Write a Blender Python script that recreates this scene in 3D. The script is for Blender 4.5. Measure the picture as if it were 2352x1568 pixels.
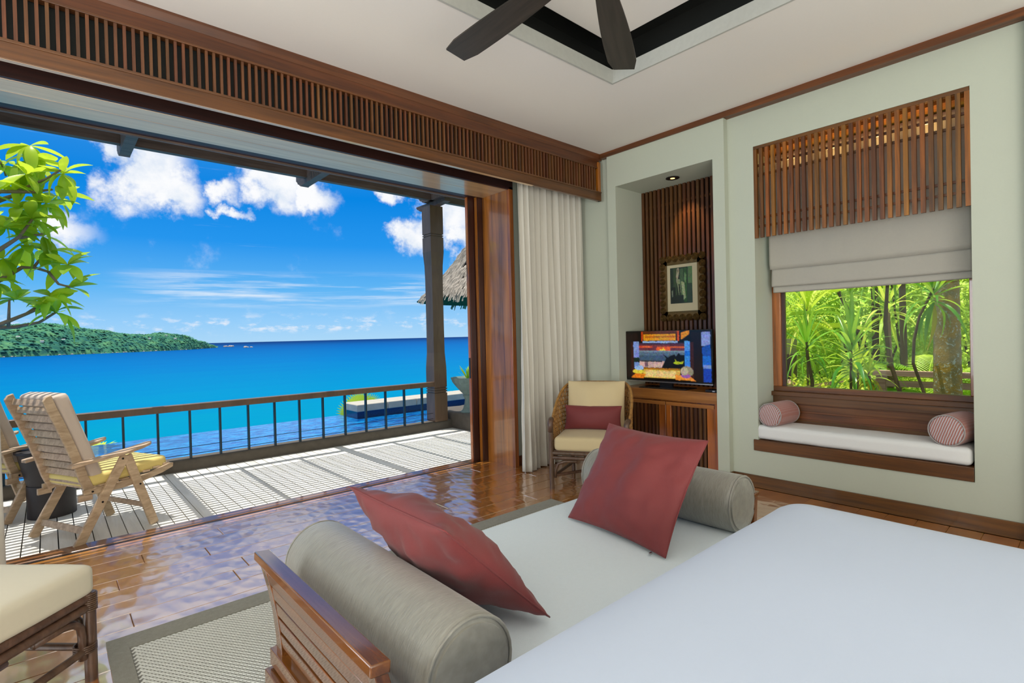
import bpy, bmesh, math, random
from mathutils import Vector, Matrix, noise
R_ = math.radians
rnd = random.Random(7)
for o in list(bpy.data.objects): bpy.data.objects.remove(o)
SC = bpy.context.scene
COL = SC.collection

# ---------------------------------------------------------------- camera
cam_d = bpy.data.cameras.new('camera'); cam = bpy.data.objects.new('camera', cam_d); COL.objects.link(cam)
fw = Vector((0.66381856, 0.74780654, -0.01141497)); rt = Vector((0.74745579, -0.66387484, -0.02408411)); up = Vector((0.02558837, -0.0074553, 0.99964476))
cam.matrix_world = Matrix(((rt.x, up.x, -fw.x, 0), (rt.y, up.y, -fw.y, 0), (rt.z, up.z, -fw.z, 1.35), (0, 0, 0, 1)))
cam_d.sensor_width = 36; cam_d.lens = 1203.57/2352*36; cam_d.clip_start = .02; cam_d.clip_end = 200000
SC.camera = cam
SC.view_settings.view_transform = 'Standard'; SC.view_settings.look = 'None'; SC.view_settings.gamma = 1
SC.view_settings.use_curve_mapping = False; SC.view_settings.exposure = 0.0

def lin(r, g, b):
    f = lambda c: ((c/255+.055)/1.055)**2.4 if c > 10 else c/255/12.92
    return (f(r), f(g), f(b), 1)

# ---------------------------------------------------------------- node helpers
class NT:
    def __init__(s, tree): s.t = tree; s.n = tree.nodes; s.l = tree.links
    def new(s, typ, **kw):
        n = s.n.new(typ)
        for k, v in kw.items(): setattr(n, k, v)
        return n
    def put(s, sock, v):
        if hasattr(v, 'is_linked') or isinstance(v, bpy.types.NodeSocket): s.l.new(v, sock)
        else: sock.default_value = v
    def m(s, op, a, b=None, c=None, clamp=False):
        n = s.new('ShaderNodeMath', operation=op); n.use_clamp = clamp
        s.put(n.inputs[0], a)
        if b is not None: s.put(n.inputs[1], b)
        if c is not None: s.put(n.inputs[2], c)
        return n.outputs[0]
    def smooth(s, v, a, b):
        n = s.new('ShaderNodeMapRange', interpolation_type='SMOOTHSTEP')
        s.put(n.inputs[0], v); n.inputs[1].default_value = a; n.inputs[2].default_value = b
        return n.outputs[0]
    def mix(s, f, a, b, typ='MIX'):
        n = s.new('ShaderNodeMix', data_type='RGBA', blend_type=typ)
        s.put(n.inputs[0], f); s.put(n.inputs[6], a); s.put(n.inputs[7], b)
        return n.outputs[2]
    def ramp(s, v, stops, interp='LINEAR'):
        n = s.new('ShaderNodeValToRGB'); n.color_ramp.interpolation = interp; s.put(n.inputs[0], v)
        e = n.color_ramp.elements
        while len(e) > 1: e.remove(e[-1])
        e[0].position = stops[0][0]; e[0].color = stops[0][1]
        for p, c in stops[1:]:
            x = e.new(p); x.color = c
        return n.outputs[0]
    def noise(s, vec, scale, detail=3, rough=.55, out=0, dist=0):
        n = s.new('ShaderNodeTexNoise'); s.put(n.inputs['Vector'], vec); n.inputs['Scale'].default_value = scale
        n.inputs['Detail'].default_value = detail; n.inputs['Roughness'].default_value = rough; n.inputs['Distortion'].default_value = dist
        return n.outputs[out]
    def mapping(s, vec, loc=(0, 0, 0), sc=(1, 1, 1), rot=(0, 0, 0)):
        n = s.new('ShaderNodeMapping'); s.put(n.inputs[0], vec); s.put(n.inputs[1], loc); n.inputs[2].default_value = rot; n.inputs[3].default_value = sc
        return n.outputs[0]

# ---------------------------------------------------------------- sky: blue gradient by elevation, cumulus and cirrus by direction
W = bpy.data.worlds.new('sky'); SC.world = W; W.use_nodes = True
w = NT(W.node_tree)
for n in list(w.n): w.n.remove(n)
tc = w.new('ShaderNodeTexCoord').outputs['Generated']
sep = w.new('ShaderNodeSeparateXYZ'); w.l.new(tc, sep.inputs[0])
az = w.m('MULTIPLY', w.m('ARCTAN2', sep.outputs[0], sep.outputs[1]), 57.2958)
el = w.m('MULTIPLY', w.m('ARCSINE', sep.outputs[2]), 57.2958)
cmb = w.new('ShaderNodeCombineXYZ'); w.l.new(az, cmb.inputs[0]); w.l.new(el, cmb.inputs[1]); P = cmb.outputs[0]
grad = w.ramp(w.m('DIVIDE', el, 40, clamp=True), [(0, lin(172, 216, 248)), (.05, lin(150, 206, 250)), (.13, lin(96, 182, 245)), (.24, lin(38, 150, 238)), (.36, lin(8, 134, 228)), (.6, lin(70, 150, 228)), (1, lin(110, 170, 232))])
wn = w.new('ShaderNodeTexNoise'); w.l.new(tc, wn.inputs['Vector']); wn.inputs['Scale'].default_value = 13; wn.inputs['Detail'].default_value = 8; wn.inputs['Roughness'].default_value = .62
n1 = wn.outputs[0]
warp = w.new('ShaderNodeVectorMath', operation='MULTIPLY_ADD')
w.l.new(wn.outputs[1], warp.inputs[0]); warp.inputs[1].default_value = (8, 7, 0); wv = w.new('ShaderNodeVectorMath', operation='ADD'); w.l.new(P, wv.inputs[0]); wv.inputs[1].default_value = (-4, -3.5, 0)
w.l.new(wv.outputs[0], warp.inputs[2]); PW = warp.outputs[0]
mask = None
def blob(cx, cy, rx, ry, gain=1.0):
    global mask
    v = w.new('ShaderNodeVectorMath', operation='SUBTRACT'); w.l.new(PW, v.inputs[0]); v.inputs[1].default_value = (cx, cy, 0)
    s = w.new('ShaderNodeVectorMath', operation='MULTIPLY'); w.l.new(v.outputs[0], s.inputs[0]); s.inputs[1].default_value = (1/rx, 1/ry, 1)
    l = w.new('ShaderNodeVectorMath', operation='LENGTH'); w.l.new(s.outputs[0], l.inputs[0])
    f = w.m('MULTIPLY', w.m('SUBTRACT', 1, l.outputs['Value'], clamp=True), gain)
    mask = f if mask is None else w.m('MAXIMUM', mask, f)
for b in ((7.2, 15.4, 4.6, 4.6), (9.6, 13.6, 3.2, 3.0), (4.4, 16.8, 2.2, 2.2, .8), (13.6, 14.6, 1.8, 1.6, .7), (18.2, 15.6, 4.6, 4.2), (15.6, 17.4, 2.6, 2.0), (21.5, 14.4, 2.6, 2.2, .9), (14.2, 12.6, 1.6, .9, .7),
          (31, 10.6, 3.6, 3.0), (34.8, 13.5, 4.8, 4.6), (29.6, 15.6, 2.4, 1.7, .9), (37.5, 10.5, 3.4, 3.4), (1.8, 9.7, 3.4, 1.7, .55), (-7, 14, 4, 4, .8), (-20, 12, 8, 5), (46, 12, 7, 5), (60, 15, 9, 6), (-45, 14, 10, 6),
          (85, 10, 12, 6), (115, 14, 12, 7), (150, 12, 12, 6), (-80, 12, 14, 7), (-120, 15, 13, 7), (-165, 11, 14, 6)):
    blob(*b)
dens = w.smooth(w.m('ADD', mask, w.m('MULTIPLY', w.m('SUBTRACT', n1, .5), 1.1)), .10, .66)
# low cumulus line above the horizon
n2 = w.noise(w.mapping(P, sc=(1, 2.3, 1)), .55, 5, .6)
band = w.m('MULTIPLY', w.smooth(el, .5, 1.4), w.m('SUBTRACT', 1, w.smooth(el, 1.6, 3.2)))
low = w.m('MULTIPLY', w.smooth(n2, .5, .7), band)
# cirrus streaks
n3 = w.noise(w.mapping(P, sc=(.07, 1.25, 1), rot=(0, 0, .02)), 1.0, 6, .62, dist=.25)
cb = w.m('MULTIPLY', w.smooth(el, 2.9, 4.2), w.m('SUBTRACT', 1, w.smooth(el, 5.6, 7.2)))
cir = w.m('MULTIPLY', w.m('MULTIPLY', w.smooth(n3, .42, .72), cb), w.smooth(az, 3, 10))
cirt = w.m('MULTIPLY', w.smooth(n3, .62, .8), .25)
shade = w.mix(w.smooth(n1, .3, .62), lin(206, 222, 243), lin(252, 253, 255))
c1 = w.mix(w.m('MULTIPLY', cir, .95), grad, lin(228, 240, 252))
c1 = w.mix(cirt, c1, lin(225, 238, 252))
c1 = w.mix(w.m('MULTIPLY', low, .85), c1, lin(236, 241, 250))
hi = w.m('MULTIPLY', w.smooth(w.noise(w.mapping(tc, sc=(1, 1, 1.6)), 2.6, 6, .6), .29, .50), w.smooth(el, 18, 25))
dens = w.m('MAXIMUM', dens, w.m('MULTIPLY', hi, .9))
c2 = w.mix(dens, c1, shade)
bg = w.new('ShaderNodeBackground'); w.l.new(c2, bg.inputs[0]); bg.inputs[1].default_value = 1.0
wo = w.new('ShaderNodeOutputWorld'); w.l.new(bg.outputs[0], wo.inputs[0])

# ---------------------------------------------------------------- sun, and unseen fill lights added for the room
def light(name, typ, loc, energy, color=(1, 1, 1), size=1, size_y=None, look=None, **kw):
    d = bpy.data.lights.new(name, typ); d.energy = energy; d.color = color
    if typ == 'AREA':
        d.shape = 'RECTANGLE' if size_y else 'SQUARE'; d.size = size
        if size_y: d.size_y = size_y
    for k, v in kw.items(): setattr(d, k, v)
    o = bpy.data.objects.new(name, d); COL.objects.link(o); o.location = loc
    if look is not None: o.rotation_euler = Vector(look).to_track_quat('-Z', 'Y').to_euler()
    return o
light('sun', 'SUN', (0, 8, 20), 4.7, (1, .97, .91), look=(.075, -.09, -1), angle=R_(.3))
light('fill_back', 'AREA', (.2, -3.0, 1.5), 46, (.92, .96, 1.0), 6.5, 2.5, look=(0.15, 1, 0))  # added soft fill behind the camera; the back wall has no window
light('fill_left', 'AREA', (-3.4, 2.3, 1.5), 150, (.86, .93, 1.0), 3.0, 2.5, look=(1, -.22, 0))  # added side fill in front of the closed left wall
light('ceiling_fill', 'AREA', (-.6, -1.6, 1.2), 190, (1.0, .96, .90), 4.0, 2.4, look=(.35, .5, 1))  # added upward fill that brightens the ceiling

# ---------------------------------------------------------------- materials
MATS = {}
def base(name):
    m = bpy.data.materials.new(name); m.use_nodes = True; t = NT(m.node_tree); b = m.node_tree.nodes['Principled BSDF']
    return m, t, b
def bump(t, b, h, strength=.3, dist=.01):
    n = t.new('ShaderNodeBump'); n.inputs['Strength'].default_value = strength; n.inputs['Distance'].default_value = dist
    t.put(n.inputs['Height'], h); t.l.new(n.outputs[0], b.inputs['Normal']); return n
def wood(name, dark, light_, grain=(1, 1, 14), rough=.35, coat=0, var=.25, bs=.12, ior=1.5, hue=None):
    """grain = noise scale per object axis; the smallest one runs along the grain"""
    m, t, b = base(name)
    oc = t.new('ShaderNodeTexCoord').outputs['Object']; rn = t.new('ShaderNodeObjectInfo').outputs['Random']
    off = t.new('ShaderNodeCombineXYZ'); r10 = t.m('MULTIPLY', rn, 37); t.l.new(r10, off.inputs[0]); t.l.new(r10, off.inputs[1]); t.l.new(r10, off.inputs[2])
    mp = t.mapping(oc, loc=off.outputs[0], sc=grain)
    n = t.noise(mp, 1.0, 6, .62, dist=.6)
    c = t.ramp(n, [(.28, dark), (.72, light_)])
    v = t.m('ADD', 1-var/2, t.m('MULTIPLY', rn, var))
    hs = t.new('ShaderNodeHueSaturation'); t.l.new(c, hs.inputs['Color']); t.l.new(v, hs.inputs['Value'])
    hv = hue if hue is not None else var*.12
    t.l.new(t.m('ADD', .5-hv/2, t.m('MULTIPLY', t.m('FRACT', t.m('MULTIPLY', rn, 7.3)), hv)), hs.inputs['Hue'])
    t.l.new(hs.outputs[0], b.inputs['Base Color']); b.inputs['Roughness'].default_value = rough; b.inputs['IOR'].default_value = ior
    if coat: b.inputs['Coat Weight'].default_value = coat; b.inputs['Coat Roughness'].default_value = .06
    bump(t, b, n, bs, .004)
    return m
def fabric(name, col, scale=500, rough=.9, bs=.25, var=.08, sheen=.15, col2=None, ns=60, spec=.3):
    m, t, b = base(name)
    oc = t.new('ShaderNodeTexCoord').outputs['Object']
    n = t.noise(oc, scale, 2, .5); big = t.noise(oc, ns, 3, .5)
    c2 = col2 or tuple(x*(1-var*2.2) for x in col[:3])+(1,)
    c = t.mix(t.m('ADD', t.m('MULTIPLY', n, .6), t.m('MULTIPLY', big, .4)), c2, col)
    t.l.new(c, b.inputs['Base Color']); b.inputs['Roughness'].default_value = rough; b.inputs['Sheen Weight'].default_value = sheen
    b.inputs['Specular IOR Level'].default_value = spec
    bump(t, b, n, bs, .002)
    return m
def plain(name, col, rough=.6, metal=0, nscale=0, bs=.1, var=.06, spec=None, ior=None):
    m, t, b = base(name)
    b.inputs['Roughness'].default_value = rough; b.inputs['Metallic'].default_value = metal
    if spec is not None: b.inputs['Specular IOR Level'].default_value = spec
    if ior: b.inputs['IOR'].default_value = ior
    if nscale:
        oc = t.new('ShaderNodeTexCoord').outputs['Object']; n = t.noise(oc, nscale, 4, .6)
        t.l.new(t.mix(n, tuple(x*(1-var*2) for x in col[:3])+(1,), tuple(min(1, x*(1+var)) for x in col[:3])+(1,)), b.inputs['Base Color'])
        bump(t, b, n, bs, .004)
    else: b.inputs['Base Color'].default_value = col
    return m
def emit(name, col, st=1.0):
    m, t, b = base(name); b.inputs['Base Color'].default_value = (0, 0, 0, 1); b.inputs['Emission Color'].default_value = col; b.inputs['Emission Strength'].default_value = st
    b.inputs['Roughness'].default_value = .3
    return m
def leafy(name, c1, c2, trans=.45, rough=.4, nscale=8):
    m, t, b = base(name)
    rn = t.new('ShaderNodeObjectInfo').outputs['Random']; oc = t.new('ShaderNodeTexCoord').outputs['Object']
    n = t.noise(oc, nscale, 2, .5); f = t.m('MULTIPLY', t.m('ADD', n, rn), .5)
    f = t.smooth(f, .3, .7)
    c = t.mix(f, c1, c2)
    t.l.new(c, b.inputs['Base Color']); b.inputs['Roughness'].default_value = rough
    tr = t.new('ShaderNodeBsdfTranslucent'); t.l.new(t.mix(.5, c, (.75, .85, .08, 1), 'MIX'), tr.inputs[0])
    mx = t.new('ShaderNodeMixShader'); mx.inputs[0].default_value = trans
    t.l.new(b.outputs[0], mx.inputs[1]); t.l.new(tr.outputs[0], mx.inputs[2])
    t.l.new(mx.outputs[0], t.n['Material Output'].inputs[0])
    return m
def glass(name, tint=(1, 1, 1, 1), rough=.0, ior=1.45):
    m, t, b = base(name); t.n.remove(b)
    tr = t.new('ShaderNodeBsdfTransparent'); tr.inputs[0].default_value = tint
    gl = t.new('ShaderNodeBsdfGlossy'); gl.inputs['Roughness'].default_value = rough
    fr = t.new('ShaderNodeFresnel'); fr.inputs[0].default_value = ior
    mx = t.new('ShaderNodeMixShader'); t.l.new(fr.outputs[0], mx.inputs[0]); t.l.new(tr.outputs[0], mx.inputs[1]); t.l.new(gl.outputs[0], mx.inputs[2])
    t.l.new(mx.outputs[0], t.n['Material Output'].inputs[0]); return m

M = dict(
    wall=plain('wall_paint', (.50, .535, .44, 1), .85, nscale=90, bs=.06, var=.015),
    ceil=plain('ceiling_paint', (.84, .81, .76, 1), .9, nscale=60, bs=.04, var=.01),
    grey=plain('grey_reveal', (.50, .51, .47, 1), .6, nscale=30, bs=.03),
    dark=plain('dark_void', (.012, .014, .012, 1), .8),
    teak=wood('teak_trim', lin(62, 34, 10), lin(118, 70, 24), (26, 1.2, 26), .4, .1, .15),
    teakx=wood('teak_trim_long', lin(64, 34, 14), lin(116, 68, 32), (1.2, 26, 26), .35, .3, .15),
    teakz=wood('teak_upright', lin(90, 46, 8), lin(190, 110, 36), (14, 14, .8), .25, .6, .12, ior=1.8),
    darkx=wood('dark_header_wood', lin(34, 14, 10), lin(62, 28, 18), (1.5, 30, 30), .5, 0, .1),
    darkz=wood('dark_stile_wood', lin(36, 14, 8), lin(70, 28, 14), (30, 30, 1.5), .4, .2, .1),
    soffit=wood('varnished_soffit', lin(176, 130, 84), lin(222, 186, 136), (.8, 12, 12), .28, .5, .1, ior=2.2),
    slat=wood('slat_wood', lin(72, 40, 20), lin(122, 76, 42), (40, 40, 2.0), .4, .15, .4, hue=.02),
    slatw=wood('slat_wood_window', lin(64, 36, 8), lin(150, 90, 20), (40, 40, 2.0), .45, .05, .85, hue=.02),
    slatn=wood('slat_wood_niche', lin(56, 32, 12), lin(104, 62, 26), (40, 40, 2.0), .35, .2, .4, hue=.02),
    floor=wood('floor_plank_wood', lin(156, 92, 30), lin(200, 130, 54), (1.0, 8, 8), .17, .3, .15, bs=.01, ior=6, hue=.01),
    sill=wood('sill_wood', lin(92, 52, 26), lin(150, 96, 58), (1.2, 30, 30), .22, .6, .1),
    deck=wood('weathered_deck', (.62, .58, .50, 1), (.80, .77, .70, 1), (20, 1.6, 20), .7, 0, .16, bs=.2, hue=.01),
    perg=wood('pergola_wood', lin(70, 56, 48), lin(112, 94, 84), (2, 30, 30), .6, 0, .1),
    rail=wood('handrail_wood', lin(84, 62, 46), lin(110, 86, 66), (8, 8, 1.5), .45, .1, .05, bs=.03),
    chairw=wood('weathered_teak', lin(158, 132, 104), lin(212, 186, 156), (8, 30, 30), .55, 0, .25, bs=.15, hue=.01),
    daybed=wood('daybed_teak', lin(70, 36, 14), lin(132, 76, 32), (30, 1.4, 30), .22, .8, .15),
    tv_wood=wood('console_wood', lin(128, 78, 34), lin(172, 112, 56), (30, 1.4, 30), .3, .3, .05),
    bluemetal=plain('blue_grey_metal', lin(44, 62, 74), .35, .6),
    black=plain('black_plastic', (.008, .008, .009, 1), .25),
    screen_glass=plain('screen_bezel', (.005, .005, .006, 1), .12),
    silver=plain('silver_strip', (.6, .6, .6, 1), .25, 1),
    chrome=plain('chrome', (.8, .8, .8, 1), .15, 1),
    red=fabric('terracotta_cotton', (.205, .036, .036, 1), 420, .6, .22, .1, .12, ns=14),
    greyfab=fabric('grey_sheen_upholstery', (.35, .34, .29, 1), 200, .38, .9, .2, .4, col2=(.11, .105, .085, 1), ns=90, spec=.6),
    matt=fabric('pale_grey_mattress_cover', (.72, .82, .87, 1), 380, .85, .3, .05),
    white=fabric('sky_tinted_bed_linen', (.52, .60, .74, 1), 900, .85, .05, .02),  # white linen with the blue skylight cast mixed into its base colour
    whitec=fabric('white_canvas', (.80, .81, .80, 1), 500, .9, .2, .03),
    cream=fabric('cream_canvas', (.64, .51, .29, 1), 600, .85, .15, .03),
    creamw=fabric('ivory_canvas', (.68, .62, .47, 1), 600, .85, .15, .03),
    yellow=fabric('yellow_canvas', (.80, .64, .22, 1), 500, .85, .15, .03),
    beigeback=fabric('beige_canvas', (.60, .50, .42, 1), 500, .85, .15, .03),
    linen=fabric('taupe_linen', (.43, .41, .355, 1), 300, .9, .3, .06),
    curtain=fabric('ivory_drape', (.68, .65, .57, 1), 500, .85, .1, .03),
    rattan=wood('rattan_pole', lin(64, 43, 30), lin(108, 80, 60), (30, 30, 8), .4, .2, .15),
    weave=wood('woven_cane', lin(120, 76, 32), lin(190, 140, 74), (30, 30, 30), .45, .1, .1),
    stone=plain('kerb_stone', lin(92, 84, 74), .85, nscale=12, bs=.5, var=.2),
    coping=plain('pool_coping_stone', (.46, .42, .35, 1), .85, nscale=9, bs=.5, var=.14),
    pooltile=plain('pool_tile', (.01, .04, .16, 1), .2, nscale=40, var=.3),
    urn=plain('verdigris_urn', lin(120, 140, 136), .75, nscale=18, bs=.3, var=.2),
    bark=plain('tree_bark', lin(150, 128, 104), .85, nscale=25, bs=.6, var=.25),
    barkdark=plain('dark_stem_bark', lin(112, 92, 62), .9, nscale=25, bs=.5, var=.25),
    leaf=leafy('broad_leaf', (.28, .44, .01, 1), (.66, .82, .03, 1), .5, .35),
    strap=leafy('strap_leaf', (.05, .30, .02, 1), (.30, .66, .04, 1), .45, .3),
    lime=leafy('lime_leaf', (.55, .75, .05, 1), (.9, .95, .15, 1), .5, .5, 3),
    midg=leafy('garden_leaf', (.22, .5, .03, 1), (.7, .85, .1, 1), .5, .5, 3),
    yell=leafy('yellow_leaf', (.6, .42, .03, 1), (.75, .62, .08, 1), .4, .5, 3),
    soil=plain('garden_soil', lin(96, 84, 50), .95, nscale=6, bs=.5, var=.3),
    stoolm=plain('dark_drum_table', lin(52, 46, 48), .5, nscale=8, bs=.1, var=.2),
    bronze=plain('antique_bronze', lin(104, 82, 44), .45, .5, nscale=40, bs=.2, var=.25),
    mat_board=plain('mat_board', lin(196, 178, 152), .8),
    pane=glass('window_glass', (.97, .99, .97, 1), ior=1.12),
    gardenwood=wood('garden_rail_wood', lin(150, 112, 90), lin(206, 170, 146), (30, 1.2, 30), .7, 0, .1),
)
def stretch(m, sc):
    t = NT(m.node_tree); oc = [n for n in t.n if n.type == 'TEX_COORD'][0].outputs['Object']
    mp = t.mapping(oc, sc=sc)
    for n in t.n:
        if n.type == 'TEX_NOISE': t.l.new(mp, n.inputs['Vector'])
stretch(M['greyfab'], (1, .16, .16))
# hand-scraped ripples on the floor boards
def scraped(m):
    t = NT(m.node_tree); b = t.n['Principled BSDF']
    geo = t.new('ShaderNodeNewGeometry').outputs['Position']
    v = t.new('ShaderNodeTexVoronoi', feature='SMOOTH_F1'); t.put(v.inputs['Vector'], t.mapping(geo, sc=(13, 9, 1))); v.inputs['Scale'].default_value = 1; v.inputs['Smoothness'].default_value = .5
    n = t.noise(t.mapping(geo, sc=(9, 3.5, 1)), 1.0, 2, .5)
    bp = t.new('ShaderNodeBump'); bp.inputs['Strength'].default_value = .42; bp.inputs['Distance'].default_value = .010
    t.l.new(t.m('ADD', v.outputs[0], t.m('MULTIPLY', n, .8)), bp.inputs['Height'])
    t.l.new(bp.outputs[0], b.inputs['Normal']); t.l.new(bp.outputs[0], b.inputs['Coat Normal'])
scraped(M['floor'])
# ---------------------------------------------------------------- mesh helpers
WL = {}
class MB:
    def __init__(s): s.v = []; s.f = []
    def add(s, vs, fs, M4=None):
        k = len(s.v)
        s.v += [tuple(M4 @ Vector(p)) if M4 else tuple(p) for p in vs]
        s.f += [tuple(i+k for i in f) for f in fs]; return s
    def box(s, x0, x1, y0, y1, z0, z1, M4=None):
        return s.add([(x0, y0, z0), (x1, y0, z0), (x1, y1, z0), (x0, y1, z0), (x0, y0, z1), (x1, y0, z1), (x1, y1, z1), (x0, y1, z1)],
                     [(0, 3, 2, 1), (4, 5, 6, 7), (0, 1, 5, 4), (1, 2, 6, 5), (2, 3, 7, 6), (3, 0, 4, 7)], M4)
    def bar(s, p, q, w, h, upv=(0, 0, 1)):
        """rectangular bar from p to q, w across, h along upv"""
        p = Vector(p); q = Vector(q); d = (q-p).normalized(); a = d.cross(Vector(upv)).normalized(); u = a.cross(d)
        vs = []
        for c in (p, q):
            for sa, su in ((-1, -1), (1, -1), (1, 1), (-1, 1)): vs.append(c+a*(sa*w/2)+u*(su*h/2))
        return s.add(vs, [(0, 1, 2, 3), (7, 6, 5, 4), (0, 4, 5, 1), (1, 5, 6, 2), (2, 6, 7, 3), (3, 7, 4, 0)])
    def tube(s, pts, r, n=8, cap=True, squash=1):
        pts = [Vector(p) for p in pts]; N = len(pts); rs = r if isinstance(r, (list, tuple)) else [r]*N
        vs = []; fs = []; a = None
        for i, p in enumerate(pts):
            d = (pts[min(i+1, N-1)]-pts[max(i-1, 0)]).normalized()
            if a is None: a = d.cross(Vector((0, 0, 1)) if abs(d.z) < .9 else Vector((1, 0, 0))).normalized()
            else: a = (a-d*a.dot(d)).normalized()
            b = d.cross(a)
            for k in range(n):
                t = 2*math.pi*k/n; vs.append(p+(a*math.cos(t)+b*math.sin(t)*squash)*rs[i])
        for i in range(N-1):
            for k in range(n): k2 = (k+1) % n; fs.append((i*n+k, i*n+k2, (i+1)*n+k2, (i+1)*n+k))
        if cap: fs.append(tuple(reversed(range(n)))); fs.append(tuple(range((N-1)*n, N*n)))
        return s.add(vs, fs)
    def lathe(s, prof, n=24, c=(0, 0, 0), cap=True, flute=0, M4=None):
        vs = []; fs = []
        for r, z in prof:
            for k in range(n):
                t = 2*math.pi*k/n; rr = r*(1+flute*math.cos(t*n/4)) if flute else r
                vs.append((c[0]+rr*math.cos(t), c[1]+rr*math.sin(t), c[2]+z))
        m = len(prof)
        for i in range(m-1):
            for k in range(n): k2 = (k+1) % n; fs.append((i*n+k, i*n+k2, (i+1)*n+k2, (i+1)*n+k))
        if cap: fs.append(tuple(reversed(range(n)))); fs.append(tuple(range((m-1)*n, m*n)))
        return s.add(vs, fs, M4)
    def prism(s, poly, axis, a, b):
        """poly in the two other axes, extruded along axis ('x','y','z') from a to b"""
        def P3(u, v, t): return {'x': (t, u, v), 'y': (u, t, v), 'z': (u, v, t)}[axis]
        n = len(poly); vs = [P3(u, v, a) for u, v in poly]+[P3(u, v, b) for u, v in poly]
        fs = [tuple(range(n)), tuple(reversed(range(n, 2*n)))]+[(i, i+n, (i+1) % n+n, (i+1) % n) for i in range(n)]
        return s.add(vs, fs)
    def grid(s, fn, nu, nv, wrapu=False):
        vs = [fn(i/(nu if wrapu else nu-1), j/(nv-1)) for i in range(nu) for j in range(nv)]; fs = []
        for i in range(nu if wrapu else nu-1):
            i2 = (i+1) % nu
            for j in range(nv-1): fs.append((i*nv+j, i2*nv+j, i2*nv+j+1, i*nv+j+1))
        return s.add(vs, fs)
    def rbox(s, c, h, r, n=10, bulge=0, top=0, M4=None, noi=0, ns=5):
        """rounded box: centre c, half sizes h, edge radius r; bulge puffs the big faces"""
        c = Vector(c); h = Vector(h); vid = {}; vs = []; fs = []
        hi = Vector([max(1e-4, x-r) for x in h])
        def pt(p):
            q = Vector([max(-hi[i], min(hi[i], p[i])) for i in range(3)]); d = p-q
            if d.length > 1e-9: q2 = q+d.normalized()*r
            else: q2 = p.copy()
            e = (1-(q2.x/h.x)**2)*(1-(q2.y/h.y)**2)
            if bulge: q2.z += bulge*e*(q2.z/h.z)
            if top and q2.z > 0: q2.z += top*e
            if noi: q2 += noise.noise_vector((q2+c)*ns)*noi
            return q2
        def vi(a):
            k = tuple(round(x, 5) for x in a)
            if k not in vid: vid[k] = len(vs); vs.append(c+pt(Vector(a)))
            return vid[k]
        def coords(H):
            # denser near edges
            out = []
            for i in range(n+1):
                t = -1+2*i/n; out.append(H*math.sin(t*math.pi/2) if r < H*.6 else H*t)
            return out
        cs = [coords(h[i]) for i in range(3)]
        for ax in range(3):
            u, v = [(1, 2), (2, 0), (0, 1)][ax]
            for sg in (-1, 1):
                for i in range(n):
                    for j in range(n):
                        q = []
                        for (a, b) in ((i, j), (i+1, j), (i+1, j+1), (i, j+1)):
                            p = [0, 0, 0]; p[ax] = sg*h[ax]; p[u] = cs[u][a]; p[v] = cs[v][b]; q.append(vi(p))
                        fs.append(tuple(q) if sg > 0 else tuple(reversed(q)))
        return s.add(vs, fs, M4)
    def pillow(s, w, hgt, t, n=22, M4=None, wr=.006, seed=0, corner=.07):
        """knife-edge cushion in the xz plane, thickness along y"""
        vs = []; fs = []
        for sg in (1, -1):
            k = len(vs)
            for i in range(n+1):
                for j in range(n+1):
                    u = math.sin((-1+2*i/n)*math.pi/2); v = math.sin((-1+2*j/n)*math.pi/2)
                    x = u*w/2*(1-corner*(1-v*v)*u*u); z = v*hgt/2*(1-corner*(1-u*u)*v*v)
                    e = max(0, (1-u*u))**.55*max(0, (1-v*v))**.55
                    y = sg*t/2*e
                    nz = noise.noise(Vector((x*7+seed, z*7, sg*2)))*wr*2*e+noise.noise(Vector((x*20+seed, z*20, sg)))*wr*1.6*e**.4*(1-e*.6)
                    vs.append((x, y+nz*sg, z))
            for i in range(n):
                for j in range(n):
                    a = k+i*(n+1)+j; q = (a, a+n+1, a+n+2, a+1)
                    fs.append(q if sg < 0 else tuple(reversed(q)))
        return s.add(vs, fs, M4)
def sm(me, ang):
    if ang:
        for p in me.polygons: p.use_smooth = True
        if ang < 179: me.set_sharp_from_angle(angle=R_(ang))
def mesh(mb, name, mat, smooth=0, off=None, weld=False):
    me = bpy.data.meshes.new(name); o3 = off or Vector((0, 0, 0))
    me.from_pydata([tuple(Vector(p)-o3) for p in mb.v], [], mb.f); me.update()
    if weld:
        b = bmesh.new(); b.from_mesh(me); bmesh.ops.remove_doubles(b, verts=b.verts, dist=1e-5); bmesh.ops.recalc_face_normals(b, faces=b.faces); b.to_mesh(me); b.free()
    me.materials.append(MATS.get(mat) or M[mat]); sm(me, smooth); return me
def setp(o, label=None, cat=None, group=None, kind=None):
    if label: o['label'] = label
    if cat: o['category'] = cat
    if group: o['group'] = group
    if kind: o['kind'] = kind
    return o
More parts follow.
